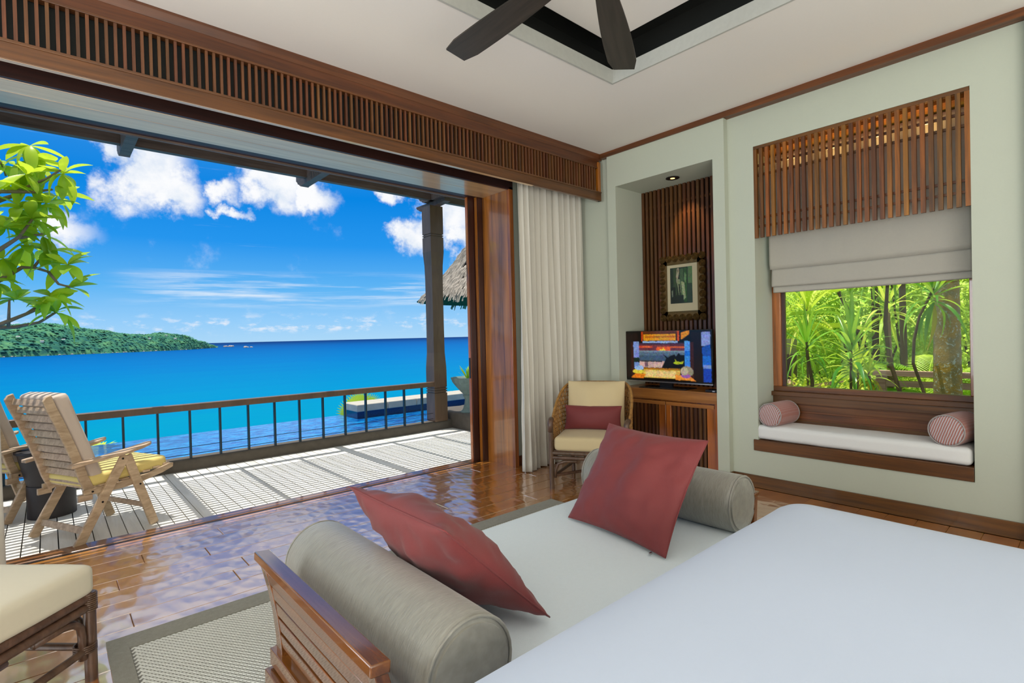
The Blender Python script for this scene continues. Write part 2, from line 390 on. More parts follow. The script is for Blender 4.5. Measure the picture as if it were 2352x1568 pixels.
def build(mb, name, mat, parent=None, label=None, cat=None, group=None, kind=None, smooth=0, bevel=0, local=False, weld=False, seg=2):
    """one mesh object; coordinates are world ones unless local; its origin is put at the centre of its base"""
    if local and parent: org = Vector((0, 0, 0)); wl = WL[parent]
    else:
        xs = [p[0] for p in mb.v]; ys = [p[1] for p in mb.v]; zs = [p[2] for p in mb.v]
        org = Vector(((min(xs)+max(xs))/2, (min(ys)+max(ys))/2, min(zs))); wl = org
    me = mesh(mb, name, mat, smooth, org, weld)
    o = bpy.data.objects.new(name, me); COL.objects.link(o)
    if local and parent: o.parent = parent; WL[o] = Vector((0, 0, 0))+WL[parent]
    else:
        WL[o] = org
        if parent: o.parent = parent; o.location = org-WL[parent]
        else: o.location = org
    if bevel:
        b = o.modifiers.new('bevel', 'BEVEL'); b.width = bevel; b.segments = seg; b.limit_method = 'ANGLE'
        for p in me.polygons: p.use_smooth = True
        me.set_sharp_from_angle(angle=R_(50)) if not smooth else None
    return setp(o, label, cat, group, kind)
def thing(name, label, cat, loc=(0, 0, 0), rotz=0, group=None, kind=None):
    o = bpy.data.objects.new(name, None); COL.objects.link(o); o.location = loc; o.rotation_euler = (0, 0, rotz); o.empty_display_size = .1
    WL[o] = Vector(loc); return setp(o, label, cat, group, kind)
def inst(name, me, parent, loc, rot=None, scale=None, M4=None):
    o = bpy.data.objects.new(name, me); COL.objects.link(o); o.parent = parent
    if M4 is not None: o.matrix_local = M4
    else:
        o.location = Vector(loc)-WL[parent]
        if rot: o.rotation_euler = rot
        if scale: o.scale = scale
    WL[o] = Vector(loc) if loc is not None else WL[parent]
    return o
def copy_tree(o, parent=None):
    c = o.copy(); COL.objects.link(c)
    if parent is not None: c.parent = parent
    WL[c] = WL[o]
    for ch in list(o.children): copy_tree(ch, c)
    return c
def B(*a): return MB().box(*a)
def struct(mb, name, mat, **k): return build(mb, name, mat, kind='structure', **k)

# ================================================================= THE ROOM
XW, XT, YD, H = 4.52, 4.455, 4.02, 3.25
fl = struct(B(-4.0, 5.0, -3.5, 4.64, -.30, -.028), 'floor', 'dark')
pm = {}
def plank_mesh(l, wd):
    k = (round(l, 3), round(wd, 3))
    if k not in pm:
        b = MB(); r = .003
        b.v = []; 
        x, y, z = l/2, wd/2, .028
        vs = [(-x, -y, 0), (x, -y, 0), (x, y, 0), (-x, y, 0), (-x, -y, z-r), (x, -y, z-r), (x, y, z-r), (-x, y, z-r), (-x+r, -y+r, z), (x-r, -y+r, z), (x-r, y-r, z), (-x+r, y-r, z)]
        b.add(vs, [(0, 3, 2, 1), (0, 1, 5, 4), (1, 2, 6, 5), (2, 3, 7, 6), (3, 0, 4, 7), (4, 5, 9, 8), (5, 6, 10, 9), (6, 7, 11, 10), (7, 4, 8, 11), (8, 9, 10, 11)])
        pm[k] = mesh(b, 'plank', 'floor')
    return pm[k]
ends = {25: .895, 24: .42, 23: .745, 22: .265, 21: .88, 20: .79}
for r in range(-8, 26):
    yc = 4.2905-(25-r)*.1715-.0857
    if yc < -1.2: continue
    x = -1.9 if r % 2 else -1.2
    e0 = ends.get(r)
    xs = [-1.6-.3*(r % 3)]
    nx = (e0 if e0 is not None else rnd.uniform(-.4, 1.0))
    while xs[-1] < 4.45:
        if e0 is not None and xs[-1] < e0: xs.append(e0)
        elif e0 is None and xs[-1] < nx: xs.append(nx)
        else: xs.append(min(4.5, xs[-1]+rnd.choice([1.05, 1.25, 1.45, 1.6])))
    for a, b_ in zip(xs, xs[1:]):
        if b_-a < .05: continue
        inst('plank', plank_mesh(b_-a-.0016, .1702), fl, ((a+b_)/2, yc, -.028))
build(B(-4, 4.5, -3.5, -1.199, -.028, 0), 'far_boards', 'floor', fl, kind='stuff')
build(B(-1.7, 4.5, 4.2925, 4.452, -.028, 0), 'border_board', 'floor', fl, bevel=.003)
build(B(-1.7, 4.5, 4.457, 4.478, -.03, -.004), 'door_track', 'darkx', fl)
build(B(-1.7, 4.5, 4.486, 4.50, -.03, -.006), 'door_track', 'black', fl)
build(B(-1.7, 4.5, 4.508, 4.64, -.05, -.002), 'outer_sill_board', 'sill', fl, bevel=.004)

# right wall: TV pier with its niche, window bay with its opening, pier by the bed
def wallx(name, x0, x1, rects):
    mb = MB()
    for (y0, y1, z0, z1) in rects: mb.box(x0, x1, y0, y1, z0, z1)
    return struct(mb, name, 'wall')
wr = wallx('wall_right', XT, 5.0, [(3.345, 3.45, 0, 2.87), (2.178, 2.285, 0, 2.87), (2.178, 3.45, 2.87, 3.35)])
build(MB().box(XW, 5.0, .56, 1.955, 0, .315).box(XW, 5.0, .56, 1.955, 2.9, 3.35).box(XW, 5.0, 1.955, 2.178, 0, 3.35).box(XW, 5.0, .295, .56, 0, 3.35), 'window_bay', 'wall', wr)
build(B(XT, 5.0, -3.5, .295, 0, 3.35), 'bed_pier', 'wall', wr)
build(B(4.5, 5.0, 3.45, 4.55, 0, 3.35), 'corner_recess', 'wall', wr)
build(B(4.99, 5.05, 2.178, 3.45, 0, 3.35), 'niche_back', 'wall', wr)
sw = struct(MB().box(3.6, 4.5, YD, 4.42, 0, 3.35).box(3.6, 5.0, 4.42, 4.6, 0, 3.6).box(-4, 3.6, YD+.03, 4.6, 2.87, 3.6), 'wall_front', 'wall')
struct(MB().box(-4, -1.3, YD, 4.6, 0, 2.9), 'wall_front', 'wall')
struct(B(-3.7, -3.6, -3.5, 4.6, 0, 3.6), 'wall_left', 'wall')
struct(B(-3.7, 5.05, -3.5, -3.4, 0, 3.6), 'wall_back', 'wall')
cb_ = MB()
cx0, cx1, cy0, cy1 = .66, 3.28, .59, 2.47
for a in ((-3.7, cx0, -3.5, 4.1), (cx1, 5.0, -3.5, 4.1), (cx0, cx1, -3.5, cy0), (cx0, cx1, cy1, 4.1)): cb_.box(a[0], a[1], a[2], a[3], H, H+.09)
ce = struct(cb_, 'ceiling', 'ceil')
build(MB().box(cx0-.002, cx0+.014, cy0-.002, cy1+.002, H-.004, H+.1).box(cx1-.014, cx1+.002, cy0-.002, cy1+.002, H-.004, H+.1).box(cx0+.014, cx1-.014, cy0-.002, cy0+.014, H-.004, H+.1).box(cx0+.014, cx1-.014, cy1-.014, cy1+.002, H-.004, H+.1), 'coffer_reveal', 'grey', ce)
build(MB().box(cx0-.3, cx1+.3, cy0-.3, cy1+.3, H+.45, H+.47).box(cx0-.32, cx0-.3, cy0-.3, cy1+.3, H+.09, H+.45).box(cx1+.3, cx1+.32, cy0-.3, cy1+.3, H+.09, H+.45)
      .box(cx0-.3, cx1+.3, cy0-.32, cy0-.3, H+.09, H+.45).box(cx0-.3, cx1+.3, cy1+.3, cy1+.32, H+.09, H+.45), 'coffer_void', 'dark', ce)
build(B(cx0+.1, cx1-.1, cy0+.08, cy1-.06, H+.25, H+.27), 'coffer_panel', 'ceil', ce, bevel=.005)
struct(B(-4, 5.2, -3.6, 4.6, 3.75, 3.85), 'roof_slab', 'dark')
# crown trim of the right wall, skirtings
t1 = struct(MB().box(XT-.015, XW+.02, -3.4, 3.528, 3.2, H-.0005), 'trim_1', 'teak')
bb = MB()
for a in ((XT-.016, XT, 2.162, 2.285), (XT-.016, XT, 3.345, 3.466), (XT-.016, XW, 2.162, 2.178), (XW-.016, XW, .311, 2.162), (XT-.016, XT, -3.4, .311), (4.484, 4.5, 3.45, 4.02), (XT, 4.5, 3.45, 3.466)): bb.box(a[0], a[1], a[2], a[3], 0, .105)
struct(bb, 'baseboard_right', 'teak', bevel=.003)
struct(B(3.612, 4.49, YD-.016, YD, 0, .105), 'baseboard_front', 'teakx', bevel=.003)

# ---- door opening: jamb lining, casing, soffit, header, sliding panels
d1 = thing('door_1', None, None, (3.55, 4.3, 0), kind='structure')
build(B(3.553, 3.60, YD, 4.432, 0, 2.87), 'jamb_lining', 'teakz', d1)
build(B(3.551, 3.602, YD-.03, YD+.012, 0, 2.862), 'casing', 'teakz', d1, bevel=.003)
build(B(3.49, 3.56, 4.437, 4.487, 0, 2.85), 'panel_stile', 'darkz', d1, bevel=.002)
build(B(3.484, 3.492, 4.45, 4.487, 0, 2.85), 'stile_edge', 'teakz', d1)
build(B(3.41, 3.56, 4.497, 4.547, 0, 2.85), 'panel_stile', 'darkz', d1, bevel=.002)
build(B(3.404, 3.412, 4.51, 4.547, 0, 2.85), 'stile_edge', 'teakz', d1)
build(B(3.395, 3.404, 4.512, 4.53, .9, 1.12), 'lock_plate', 'bluemetal', d1)
build(B(-1.3, 3.552, YD, 4.21, 2.836, 2.87), 'soffit_board', 'soffit', d1, bevel=.002)
build(B(-1.3, 3.552, 4.213, 4.42, 2.836, 2.87), 'soffit_board', 'soffit', d1, bevel=.002)
build(B(-1.3, 3.60, YD-.03, YD-.0, 2.838, 3.2), 'header_board', 'darkx', d1)
build(B(-1.3, 3.60, 4.42, 4.545, 2.842, 2.95), 'track_housing', 'darkx', d1)
build(B(-1.3, 3.60, 4.545, 4.575, 2.80+.03, 2.93), 'outer_fascia', 'perg', d1)

# ---- slatted pelmet box over the door
pl = thing('slatted_pelmet', 'long teak pelmet box with upright slats above the terrace door', 'pelmet', (1.5, 3.56, 2.753))
xa, xb = -1.3, 4.452
build(B(xa, xb, 3.545, 3.60, 3.11, 3.25), 'top_fascia', 'teakx', pl, bevel=.004)
build(MB().prism([(3.528, 3.25), (3.53, 3.235), (3.543, 3.19), (3.56, 3.19), (3.56, 3.25)], 'x', xa, 4.486), 'crown_moulding', 'teakx', pl)
build(B(xa, xb, 3.538, 3.59, 3.097, 3.112), 'upper_lip', 'teakx', pl, bevel=.002)
build(B(xa, xb, 3.527, 3.56, 2.753, 2.838), 'bottom_board', 'teakx', pl, bevel=.003)
build(B(xa, 3.45, 3.529, 3.562, 2.7510, 2.7528), 'glare_strip', 'soffit', pl)  # thin pale strip added to stand for glare under the bottom board
build(B(xa, xb, 3.522, 3.565, 2.836, 2.852), 'lower_lip', 'teakx', pl, bevel=.002)
build(B(4.412, 4.452, 3.53, 3.57, 2.753, 3.165), 'end_stile', 'teakz', pl, bevel=.003)
build(B(xa, xb, 3.605, 3.615, 2.85, 3.11), 'back_board', 'dark', pl)  # black sheet added behind the slats for the shade of the hollow box
build(B(xa, xb, 3.66, 3.70, 3.00, 3.06), 'curtain_rail_batten', 'dark', pl)
smh = mesh(MB().box(-.0075, .0075, -.011, .011, 0, .262), 'slat', 'slat')
k = 0
for i in range(-24, 112):
    x = .004+i*.0397
    if x < 4.40: inst('slat', smh, pl, (x, 3.556, 2.845))

# ---- ceiling fan (blades at rest)
fan = thing('ceiling_fan', 'dark ceiling fan with broad blades hanging in the coffer', 'fan', (1.72, 1.36, 2.85))
build(MB().lathe([(.012, 2.98), (.012, 3.5)], 12, (1.72, 1.36, 0)), 'rod', 'black', fan, smooth=40)
build(MB().lathe([(.02, 2.85), (.09, 2.86), (.13, 2.9), (.13, 2.95), (.08, 3.0), (.03, 3.03)], 24, (1.72, 1.36, 0)), 'motor_housing', 'black', fan, smooth=40)
bl = MB()
pts = []
for i in range(9):
    t = i/8; r = .2+t*.79; wd = .045+.035*math.sin(min(1, t*1.3)*math.pi/2)
    if i == 8: wd *= .75
    pts.append((r, wd))
vs = []
for r, wd in pts:
    for sx in (-1, 1):
        for z in (-.004, .004): vs.append((r, sx*wd, z+sx*.010))
fs = [(0, 1, 3, 2), (32, 34, 35, 33)]
for i in range(8):
    a = i*4; b_ = a+4
    fs += [(a, a+2, b_+2, b_), (a+1, b_+1, b_+3, a+3), (a, b_, b_+1, a+1), (a+2, a+3, b_+3, b_+2)]
bl.add(vs, fs); bl.box(.1, .24, -.02, .02, -.006, .006)
M['fanblade'] = wood('fan_blade_wood', lin(30, 27, 24), lin(58, 50, 44), (2, 30, 1), .4)
fm = mesh(bl, 'blade', 'fanblade', 30, weld=True)
for kk in range(6): inst('blade', fm, fan, (1.72, 1.36, 2.90), rot=(0, 0, R_(30+60*kk)))

# ---- right window: frame, pane, sill board
w1 = thing('window_1', None, None, (4.87, 1.25, .8), kind='structure')
yl, yr = 1.941, .592
build(MB().box(4.85, 4.93, yl-.055, yl+.015, .845, 2.82), 'frame_stile', 'teakz', w1, bevel=.003)
build(MB().box(4.85, 4.93, yr-.03, yr+.026, .845, 2.82), 'frame_stile', 'teakz', w1, bevel=.003)
build(MB().box(4.85, 4.93, yr-.03, yl+.015, .802, .845), 'frame_rail', 'teak', w1, bevel=.003)
build(MB().box(4.85, 4.93, yr-.03, yl+.015, 2.82, 2.88), 'frame_rail', 'teak', w1, bevel=.003)
build(MB().box(4.875, 4.90, yl-.085, yl-.055, .84, 2.82), 'glazing_bead', 'darkz', w1)
build(B(4.80, 4.95, yr-.03, yl+.016, .765, .802), 'window_sill', 'teak', w1, bevel=.004)
build(B(4.888, 4.892, yr, yl-.05, .845, 2.82), 'pane', 'pane', w1)
build(B(4.90, 4.99, .56, .60, 0, 2.9), 'outer_reveal', 'wall', w1)

# ---- window seat
ws = thing('window_seat', 'teak window seat board and back panel in the window bay', 'bench', (4.7, 1.26, .315))
build(B(4.508, 4.88, .563, 1.99, .318, .412), 'seat_board', 'teak', ws, bevel=.003)
build(B(4.856, 4.885, .563, 1.953, .412, .765), 'back_panel', 'teak', ws)
for z in (.47, .535, .60, .665): build(B(4.850, 4.858, .58, 1.94, z-.025, z+.025), 'back_board', 'teak', ws, bevel=.002)
build(B(4.835, 4.86, .563, 1.957, .70, .765), 'top_rail', 'teak', ws, bevel=.003)
sc_ = MB().rbox((4.692, 1.277, .475), (.172, .705, .060), .036, 22, bulge=.006, noi=.004, ns=6)
scs = build(sc_, 'seat_cushion', 'whitec', smooth=180, label='long white seat cushion lying on the window seat', cat='cushion', weld=True)
# striped bolsters
def stripes(name, axis):
    m, t, b = base(name); oc = t.new('ShaderNodeTexCoord').outputs['Object']
    sp = t.new('ShaderNodeSeparateXYZ'); t.l.new(oc, sp.inputs[0])
    n = t.noise(oc, 25, 2); s_ = t.m('SINE', t.m('ADD', t.m('MULTIPLY', t.m('ADD', sp.outputs[axis], t.m('MULTIPLY', sp.outputs[2], .35)), 430), t.m('MULTIPLY', n, 2.0)))
    # stripes show on the flat end faces; the sides are plain woven
    nr = t.new('ShaderNodeNewGeometry'); tx = t.new('ShaderNodeVectorTransform', vector_type='NORMAL', convert_from='WORLD', convert_to='OBJECT'); t.l.new(nr.outputs['True Normal'], tx.inputs[0])
    s3 = t.new('ShaderNodeSeparateXYZ'); t.l.new(tx.outputs[0], s3.inputs[0])
    endf = t.smooth(t.m('ABSOLUTE', s3.outputs[0]), .5, .8)
    f = t.smooth(s_, -.1, .5)
    weave_ = t.noise(oc, 300, 2)
    c = t.mix(t.m('MULTIPLY', f, t.m('ADD', .12, t.m('MULTIPLY', endf, .88))), t.mix(weave_, (.30, .10, .085, 1), (.46, .20, .16, 1)), (.52, .50, .52, 1))
    t.l.new(c, b.inputs['Base Color']); b.inputs['Roughness'].default_value = .7; b.inputs['Sheen Weight'].default_value = .2
    return m
M['stripe'] = stripes('striped_bolster_cloth', 1)
def bolster(name, c, r, half, rz, mat, label, pipe='silver_pipe', group=None, n=36, pm_=None, ro=.02):
    """cylinder cushion with axis along local x"""
    t = thing(name, label, 'bolster', (c[0], c[1], c[2]-r), rz, group)
    prof = [(.001, -half-.012), (r*.5, -half-.011), (r*.85, -half-.006)]
    for i in range(5): a = i/4*math.pi/2; prof.append((r-ro+ro*math.sin(a), -half+ro-ro*math.cos(a)))
    for i in range(1, 12): x = -half+ro+(2*half-2*ro)*i/12; prof.append((r*(1+.012*math.sin(i/12*math.pi)), x))
    for i in range(5): a = math.pi/2-i/4*math.pi/2; prof.append((r-ro+ro*math.sin(a), half-ro+ro*math.cos(a)))
    prof += [(r*.85, half+.006), (r*.5, half+.011), (.001, half+.012)]
    MX = Matrix.Translation((0, 0, r)) @ Matrix.Rotation(R_(90), 4, 'Y')
    build(MB().lathe(prof, n, M4=MX), 'roll', mat, t, smooth=35 if mat == 'stripe' else 50, local=True)
    for sg in (-1, 1):
        ring = [(sg*(half-.001), math.cos(a*2*math.pi/32)*(r-.004), r+math.sin(a*2*math.pi/32)*(r-.004)) for a in range(33)]
        build(MB().tube(ring, .0045, 6, cap=False), 'piping', pm_ or mat, t, smooth=180, local=True)
    return t
M['pipewhite'] = fabric('pale_piping', (.55, .5, .48, 1), 700, .6, .3, .3)
bolster('striped_bolster', (4.68, 1.845, .535+.093), .100, .155, R_(-6), 'stripe', 'striped dusty pink bolster at the left end of the window seat', pm_='pipewhite')
bolster('striped_bolster', (4.69, .675, .535+.100), .107, .155, R_(-12), 'stripe', 'striped dusty pink bolster at the right end of the window seat', pm_='pipewhite')
# slat screen hanging in the top of the bay
sv = thing('slat_screen', 'hanging screen of mixed brown slats over the window blind', 'screen', (4.54, 1.25, 2.1))
me_s = mesh(MB().box(-.012, .012, -.0135, .0135, 0, .75), 'slat', 'slatw')
NS = 30
for i in range(NS):
    y = 1.955-.014-i*(1.395-.028)/(NS-1)
    inst('slat', me_s, sv, (4.532, y, 2.125))
build(B(4.518, 4.56, .562, 1.953, 2.872, 2.898), 'head_rail', 'teak', sv, bevel=.002)
for z, x in ((2.74, 4.555), (2.66, 4.555), (2.30, 4.555), (2.225, 4.555)):
    build(B(x-.008, x+.008, .565, 1.95, z-.009, z+.009), 'batten', 'teak', sv)
build(B(4.60, 4.84, .563, 1.953, 2.86, 2.898), 'light_shelf', 'tv_wood', sv)
for y_ in (.8, 1.1, 1.4, 1.7): light('screen_lamp', 'AREA', (4.64, y_, 2.70), .45, (1, .6, .2), .05, look=(0, 0, 1))
# roman blind
bd = thing('roman_blind', 'taupe linen roman blind folded up above the garden window', 'blind', (4.72, 1.25, 1.66))
def blindpart(name, z0, z1, x0, bul, y0=.583, y1=1.915, seed=0):
    mb = MB()
    def fn(u, v):
        y = y0+(y1-y0)*u; z = z1+(z0-z1)*v
        x = x0-bul*math.sin(min(1, v*1.02)*math.pi/2)+noise.noise(Vector((y*11+seed, z*3, seed)))*.0035*(1-v*.4)-.002*math.sin(y*3)
        if v > .94: x += (v-.94)*.2
        return (x, y, z-(.006*math.sin(u*math.pi) if v == 1 else 0))
    mb.grid(fn, 80, 24)
    o = build(mb, name, 'linen', bd, smooth=180)
    s_ = o.modifiers.new('solid', 'SOLIDIFY'); s_.thickness = .004
    return o
blindpart('upper_panel', 1.865, 2.84, 4.735, .03, seed=1)
blindpart('fold', 1.715, 1.93, 4.74, .02, y1=1.905, seed=4)
blindpart('fold', 1.665, 1.75, 4.755, .012, y1=1.90, seed=9)
ch = MB()
for i in range(46): ch.lathe([(.0005, -.0035), (.0035, 0), (.0005, .0035)], 6, (4.80, .572, .62+i*.0225))
build(ch, 'pull_chain', 'chrome', bd, kind='stuff')

# ---- TV niche
ns_ = thing('slatted_backing', 'dark upright slat panelling lining the back of the niche', 'panel', (4.95, 2.81, .8))
build(B(4.955, 4.985, 2.29, 3.343, .7, 2.868), 'backing_board', 'dark', ns_)
me_n = mesh(MB().box(-.014, .014, -.014, .014, 0, 2.12), 'slat', 'slatn')
i = 0; y = 3.325
while y > 2.32: inst('slat', me_n, ns_, (4.925, y, .748)); y -= .0495
for z in (2.70, 2.58): build(B(4.939, 4.956, 2.29, 3.343, z-.012, z+.012), 'batten', 'teak', ns_)
build(B(4.46, 4.94, 2.286, 2.298, .72, 2.2), 'edge_trim', 'teakz', ns_) if 0 else None
dl = thing('downlight', 'small round recessed downlight in the niche ceiling', 'light', (4.67, 2.81, 2.858))
build(MB().lathe([(.045, 2.864), (.066, 2.864), (.066, 2.870), (.045, 2.870)], 28, (4.67, 2.81, 0), cap=False).lathe([(.045, 2.8645), (.02, 2.8645)], 28, (4.67, 2.81, 0), cap=False), 'ring', 'black', dl, smooth=40)
M['lampglow'] = emit('lamp_glow', (1, .62, .2, 1), 3)
build(MB().lathe([(.001, 2.8635), (.022, 2.8635), (.022, 2.866)], 20, (4.67, 2.81, 0)), 'bulb', 'lampglow', dl)
light('downlight_lamp', 'SPOT', (4.67, 2.79, 2.85), 26, (1, .66, .3), look=(.42, -.06, -1), spot_size=R_(62), spot_blend=.8, shadow_soft_size=.03)

# cabinet
cab = thing('media_cabinet', 'low teak media cabinet with slatted doors in the niche', 'cabinet', (4.7, 2.81, 0))
build(B(4.462, 4.985, 2.288, 3.342, .69, .79), 'top', 'tv_wood', cab, bevel=.003)
build(B(4.52, 4.985, 2.29, 3.34, 0, .69), 'body', 'teakz', cab)
build(B(4.47, 4.525, 2.29, 2.318, 0, .69), 'side_stile', 'teakz', cab, bevel=.002)
for (ya, yb) in ((2.32, 2.815), (2.82, 3.338)):
    dr = build(B(4.505, 4.522, ya, yb, .03, .66), 'door', 'darkz', cab)
    build(B(4.478, 4.515, ya, ya+.075, .03, .645), 'door_stile', 'teakz', dr, bevel=.002)
    build(B(4.478, 4.515, yb-.05, yb, .03, .645), 'door_stile', 'teakz', dr, bevel=.002)
    build(B(4.474, 4.515, ya+.005, yb, .64, .675), 'door_rail', 'tv_wood', dr, bevel=.002)
    y = ya+.10
    while y < yb-.06:
        build(B(4.484, 4.508, y-.011, y+.011, .05, .64), 'slat', 'slatn', dr); y += .044
# TV
tv = thing('television', 'flat black television showing a sunset picture on the cabinet', 'television', (4.6, 2.9, .79))
TVX = 4.585
build(B(TVX, TVX+.03, 2.385, 3.42, .855, 1.365), 'casing', 'black', tv, bevel=.004)
build(B(TVX-.003, TVX, 2.388, 3.417, .866, 1.36), 'screen', 'screen_glass', tv)
build(B(TVX-.006, TVX+.02, 2.385, 3.42, .845, .855), 'lower_strip', 'silver', tv)
build(MB().prism([(4.5, 0), (4.9, 0), (4.9, .012), (4.5, .012)], 'y', 2.62, 3.12) if 0 else B(4.50, 4.72, 2.62, 3.14, .79, .80), 'stand_foot', 'black', tv, bevel=.004)
build(B(4.60, 4.63, 2.82, 2.96, .80, .87), 'stand_neck', 'black', tv)
def art(name, mat, parent, x, y0, y1, z0, z1, W_, H_, polys, emi):
    """flat printed or lit picture facing -x: polygons in pixel-like units W_ x H_ from the top left"""
    m = bpy.data.materials.new(mat); m.use_nodes = True; t = NT(m.node_tree); b = t.n['Principled BSDF']
    a = t.new('ShaderNodeVertexColor'); a.layer_name = 'col'
    if emi: t.l.new(a.outputs[0], b.inputs['Emission Color']); b.inputs['Emission Strength'].default_value = emi; b.inputs['Base Color'].default_value = (0, 0, 0, 1); b.inputs['Roughness'].default_value = .15
    else: t.l.new(a.outputs[0], b.inputs['Base Color']); b.inputs['Roughness'].default_value = .5
    import numpy as np
    # the picture is sampled on a fine grid from its shapes, softened and given a little texture, as vertex colours
    NX = 200 if W_ > 500 else 90; NY = int(NX*H_/W_); gu, gv = np.meshgrid((np.arange(NX)+.5)/NX*W_, (np.arange(NY)+.5)/NY*H_); r_ = np.random.RandomState(5)
    def blur(a, k):
        for _ in range(k):
            p = np.pad(a, ((1, 1), (1, 1), (0, 0)), 'edge'); a = (p[:-2, 1:-1]+p[2:, 1:-1]+p[1:-1, :-2]+p[1:-1, 2:]+4*a)/8
        return a
    wob = blur(r_.randn(NY, NX, 2), 10)*W_*.005; gu = gu+wob[..., 0]; gv = gv+wob[..., 1]
    img = np.zeros((NY, NX, 3))
    for c, pts in polys:
        ins = np.zeros(gu.shape, bool); n = len(pts)
        for i in range(n):
            x1, y1_ = pts[i]; x2, y2_ = pts[(i+1) % n]
            if y1_ == y2_: continue
            ins ^= ((gv < y1_) != (gv < y2_)) & (gu < (x2-x1)*(gv-y1_)/(y2_-y1_)+x1)
        img[ins] = lin(*c)[:3]
    streak = blur(r_.randn(NY, NX, 1), 2); img = blur(img, 1)*(1+.30*streak+.35*blur(r_.randn(NY, NX, 3), 6)); img = np.clip(img, 0, 1.2)
    me = bpy.data.meshes.new(name); org = WL[parent]
    vs = [(x-org.x, y1+(y0-y1)*i/(NX-1)-org.y, z1+(z0-z1)*j/(NY-1)-org.z) for j in range(NY) for i in range(NX)]
    fs = [(j*NX+i, j*NX+i+1, (j+1)*NX+i+1, (j+1)*NX+i) for j in range(NY-1) for i in range(NX-1)]
    me.from_pydata(vs, [], fs); ca = me.color_attributes.new('col', 'FLOAT_COLOR', 'POINT')
    ca.data.foreach_set('color', np.concatenate([img, np.ones((NY, NX, 1))], 2).astype(np.float32).ravel())
    me.materials.append(m); o = bpy.data.objects.new(name, me); COL.objects.link(o); o.parent = parent; WL[o] = org
    return o
def rc(c, x0, y0, x1, y1): return (c, [(x0, y0), (x1, y0), (x1, y1), (x0, y1)])
def ell(c, cx, cy, rx, ry, n=20): return (c, [(cx+rx*math.cos(2*math.pi*i/n), cy+ry*math.sin(2*math.pi*i/n)) for i in range(n)])
P_ = [rc((9, 5, 3), 0, 0, 1105, 600), rc((28, 12, 8), 60, 20, 240, 580), rc((22, 8, 6), 880, 20, 1000, 580), rc((55, 18, 14), 145, 140, 175, 560), rc((60, 24, 20), 868, 140, 905, 560),
      rc((135, 155, 218), 10, 62, 55, 258), rc((8, 26, 84), 10, 420, 55, 572), rc((60, 100, 190), 15, 520, 50, 545),
      rc((130, 150, 214), 176, 130, 250, 345), rc((22, 44, 36), 180, 325, 250, 378), rc((116, 146, 206), 184, 388, 252, 442),
      rc((62, 40, 62), 250, 146, 806, 176), rc((118, 52, 58), 250, 168, 806, 204), rc((196, 74, 46), 252, 184, 420, 206), rc((214, 92, 40), 480, 190, 806, 232), rc((110, 50, 66), 250, 206, 806, 242), rc((226, 106, 60), 300, 184, 400, 198), rc((236, 96, 36), 470, 206, 640, 236), rc((90, 40, 50), 640, 160, 806, 182),
      ('s', None), rc((118, 142, 160), 250, 240, 806, 262), rc((86, 110, 132), 250, 258, 806, 300), rc((66, 88, 112), 250, 298, 806, 370),
      rc((214, 176, 166), 252, 366, 570, 446), rc((120, 96, 104), 320, 366, 362, 440), rc((60, 58, 66), 252, 360, 540, 376),
      ('k', None), ('g', None),
      ('o', None), rc((90, 42, 12), 300, 4, 720, 40), rc((222, 152, 22), 310, 40, 708, 118), rc((176, 100, 16), 330, 60, 708, 82), rc((190, 64, 10), 282, 6, 302, 120), rc((206, 74, 14), 722, 0, 748, 120), rc((150, 176, 220), 300, 124, 728, 146),
      ('b', None), rc((82, 150, 232), 806, 125, 866, 240), rc((24, 106, 206), 806, 240, 866, 300), rc((60, 140, 226), 806, 298, 866, 450),
      rc((132, 152, 216), 994, 24, 1090, 182), ('m', None), rc((24, 104, 206), 1006, 296, 1094, 422), rc((120, 150, 214), 1010, 400, 1094, 440), rc((14, 66, 176), 1012, 440, 1096, 594),
      rc((224, 186, 84), 300, 456, 752, 572), rc((170, 112, 20), 300, 452, 752, 474), rc((240, 206, 130), 330, 486, 700, 560), ('t', None), ('u', None),
      ell((232, 212, 66), 235, 500, 75, 30), ell((156, 186, 232), 245, 455, 62, 28), ell((146, 138, 112), 828, 482, 72, 64), ell((156, 96, 168), 815, 532, 52, 28), ell((190, 178, 150), 800, 480, 44, 46)]
sp_ = {'s': ((255, 214, 50), [(500, 240), (520, 222), (545, 226), (556, 196), (566, 220), (590, 232), (560, 242)]),
       'k': ((6, 5, 6), [(532, 448), (590, 330), (548, 280), (610, 320), (640, 300), (690, 284), (700, 310), (740, 262), (760, 290), (806, 286), (806, 452)]),
       'g': ((178, 196, 28), [(672, 388), (700, 366), (690, 336), (712, 366), (760, 372), (800, 360), (780, 392), (720, 402)]),
       'o': ((120, 60, 12), [(270, 0), (760, 0), (740, 10), (290, 10)]),
       'b': ((224, 140, 22), [(766, 28), (860, 0), (860, 46), (770, 106)]),
       'm': ((22, 76, 170), [(1000, 200), (1040, 178), (1090, 168), (1094, 296), (1004, 292)]),
       't': ((232, 128, 26), [(140, 580), (200, 524), (330, 530), (300, 584)]),
       'u': ((236, 146, 58), [(700, 584), (690, 524), (860, 530), (930, 588)])}
P_ = [(sp_[a][0], sp_[a][1]) if isinstance(a, str) else (a, b_) for a, b_ in P_]
art('picture_on_screen', 'screen_picture', tv, TVX-.0035, 2.392, 3.413, .868, 1.358, 1105, 600, P_, .8)
bx = thing('set_top_box', 'small black set-top box on the cabinet right of the television', 'box', (4.56, 2.36, .79))
build(B(4.50, 4.60, 2.30, 2.42, .79, .812), 'casing', 'black', bx, bevel=.003)
build(B(4.497, 4.501, 2.325, 2.35, .795, .806), 'plug', 'silver', bx)
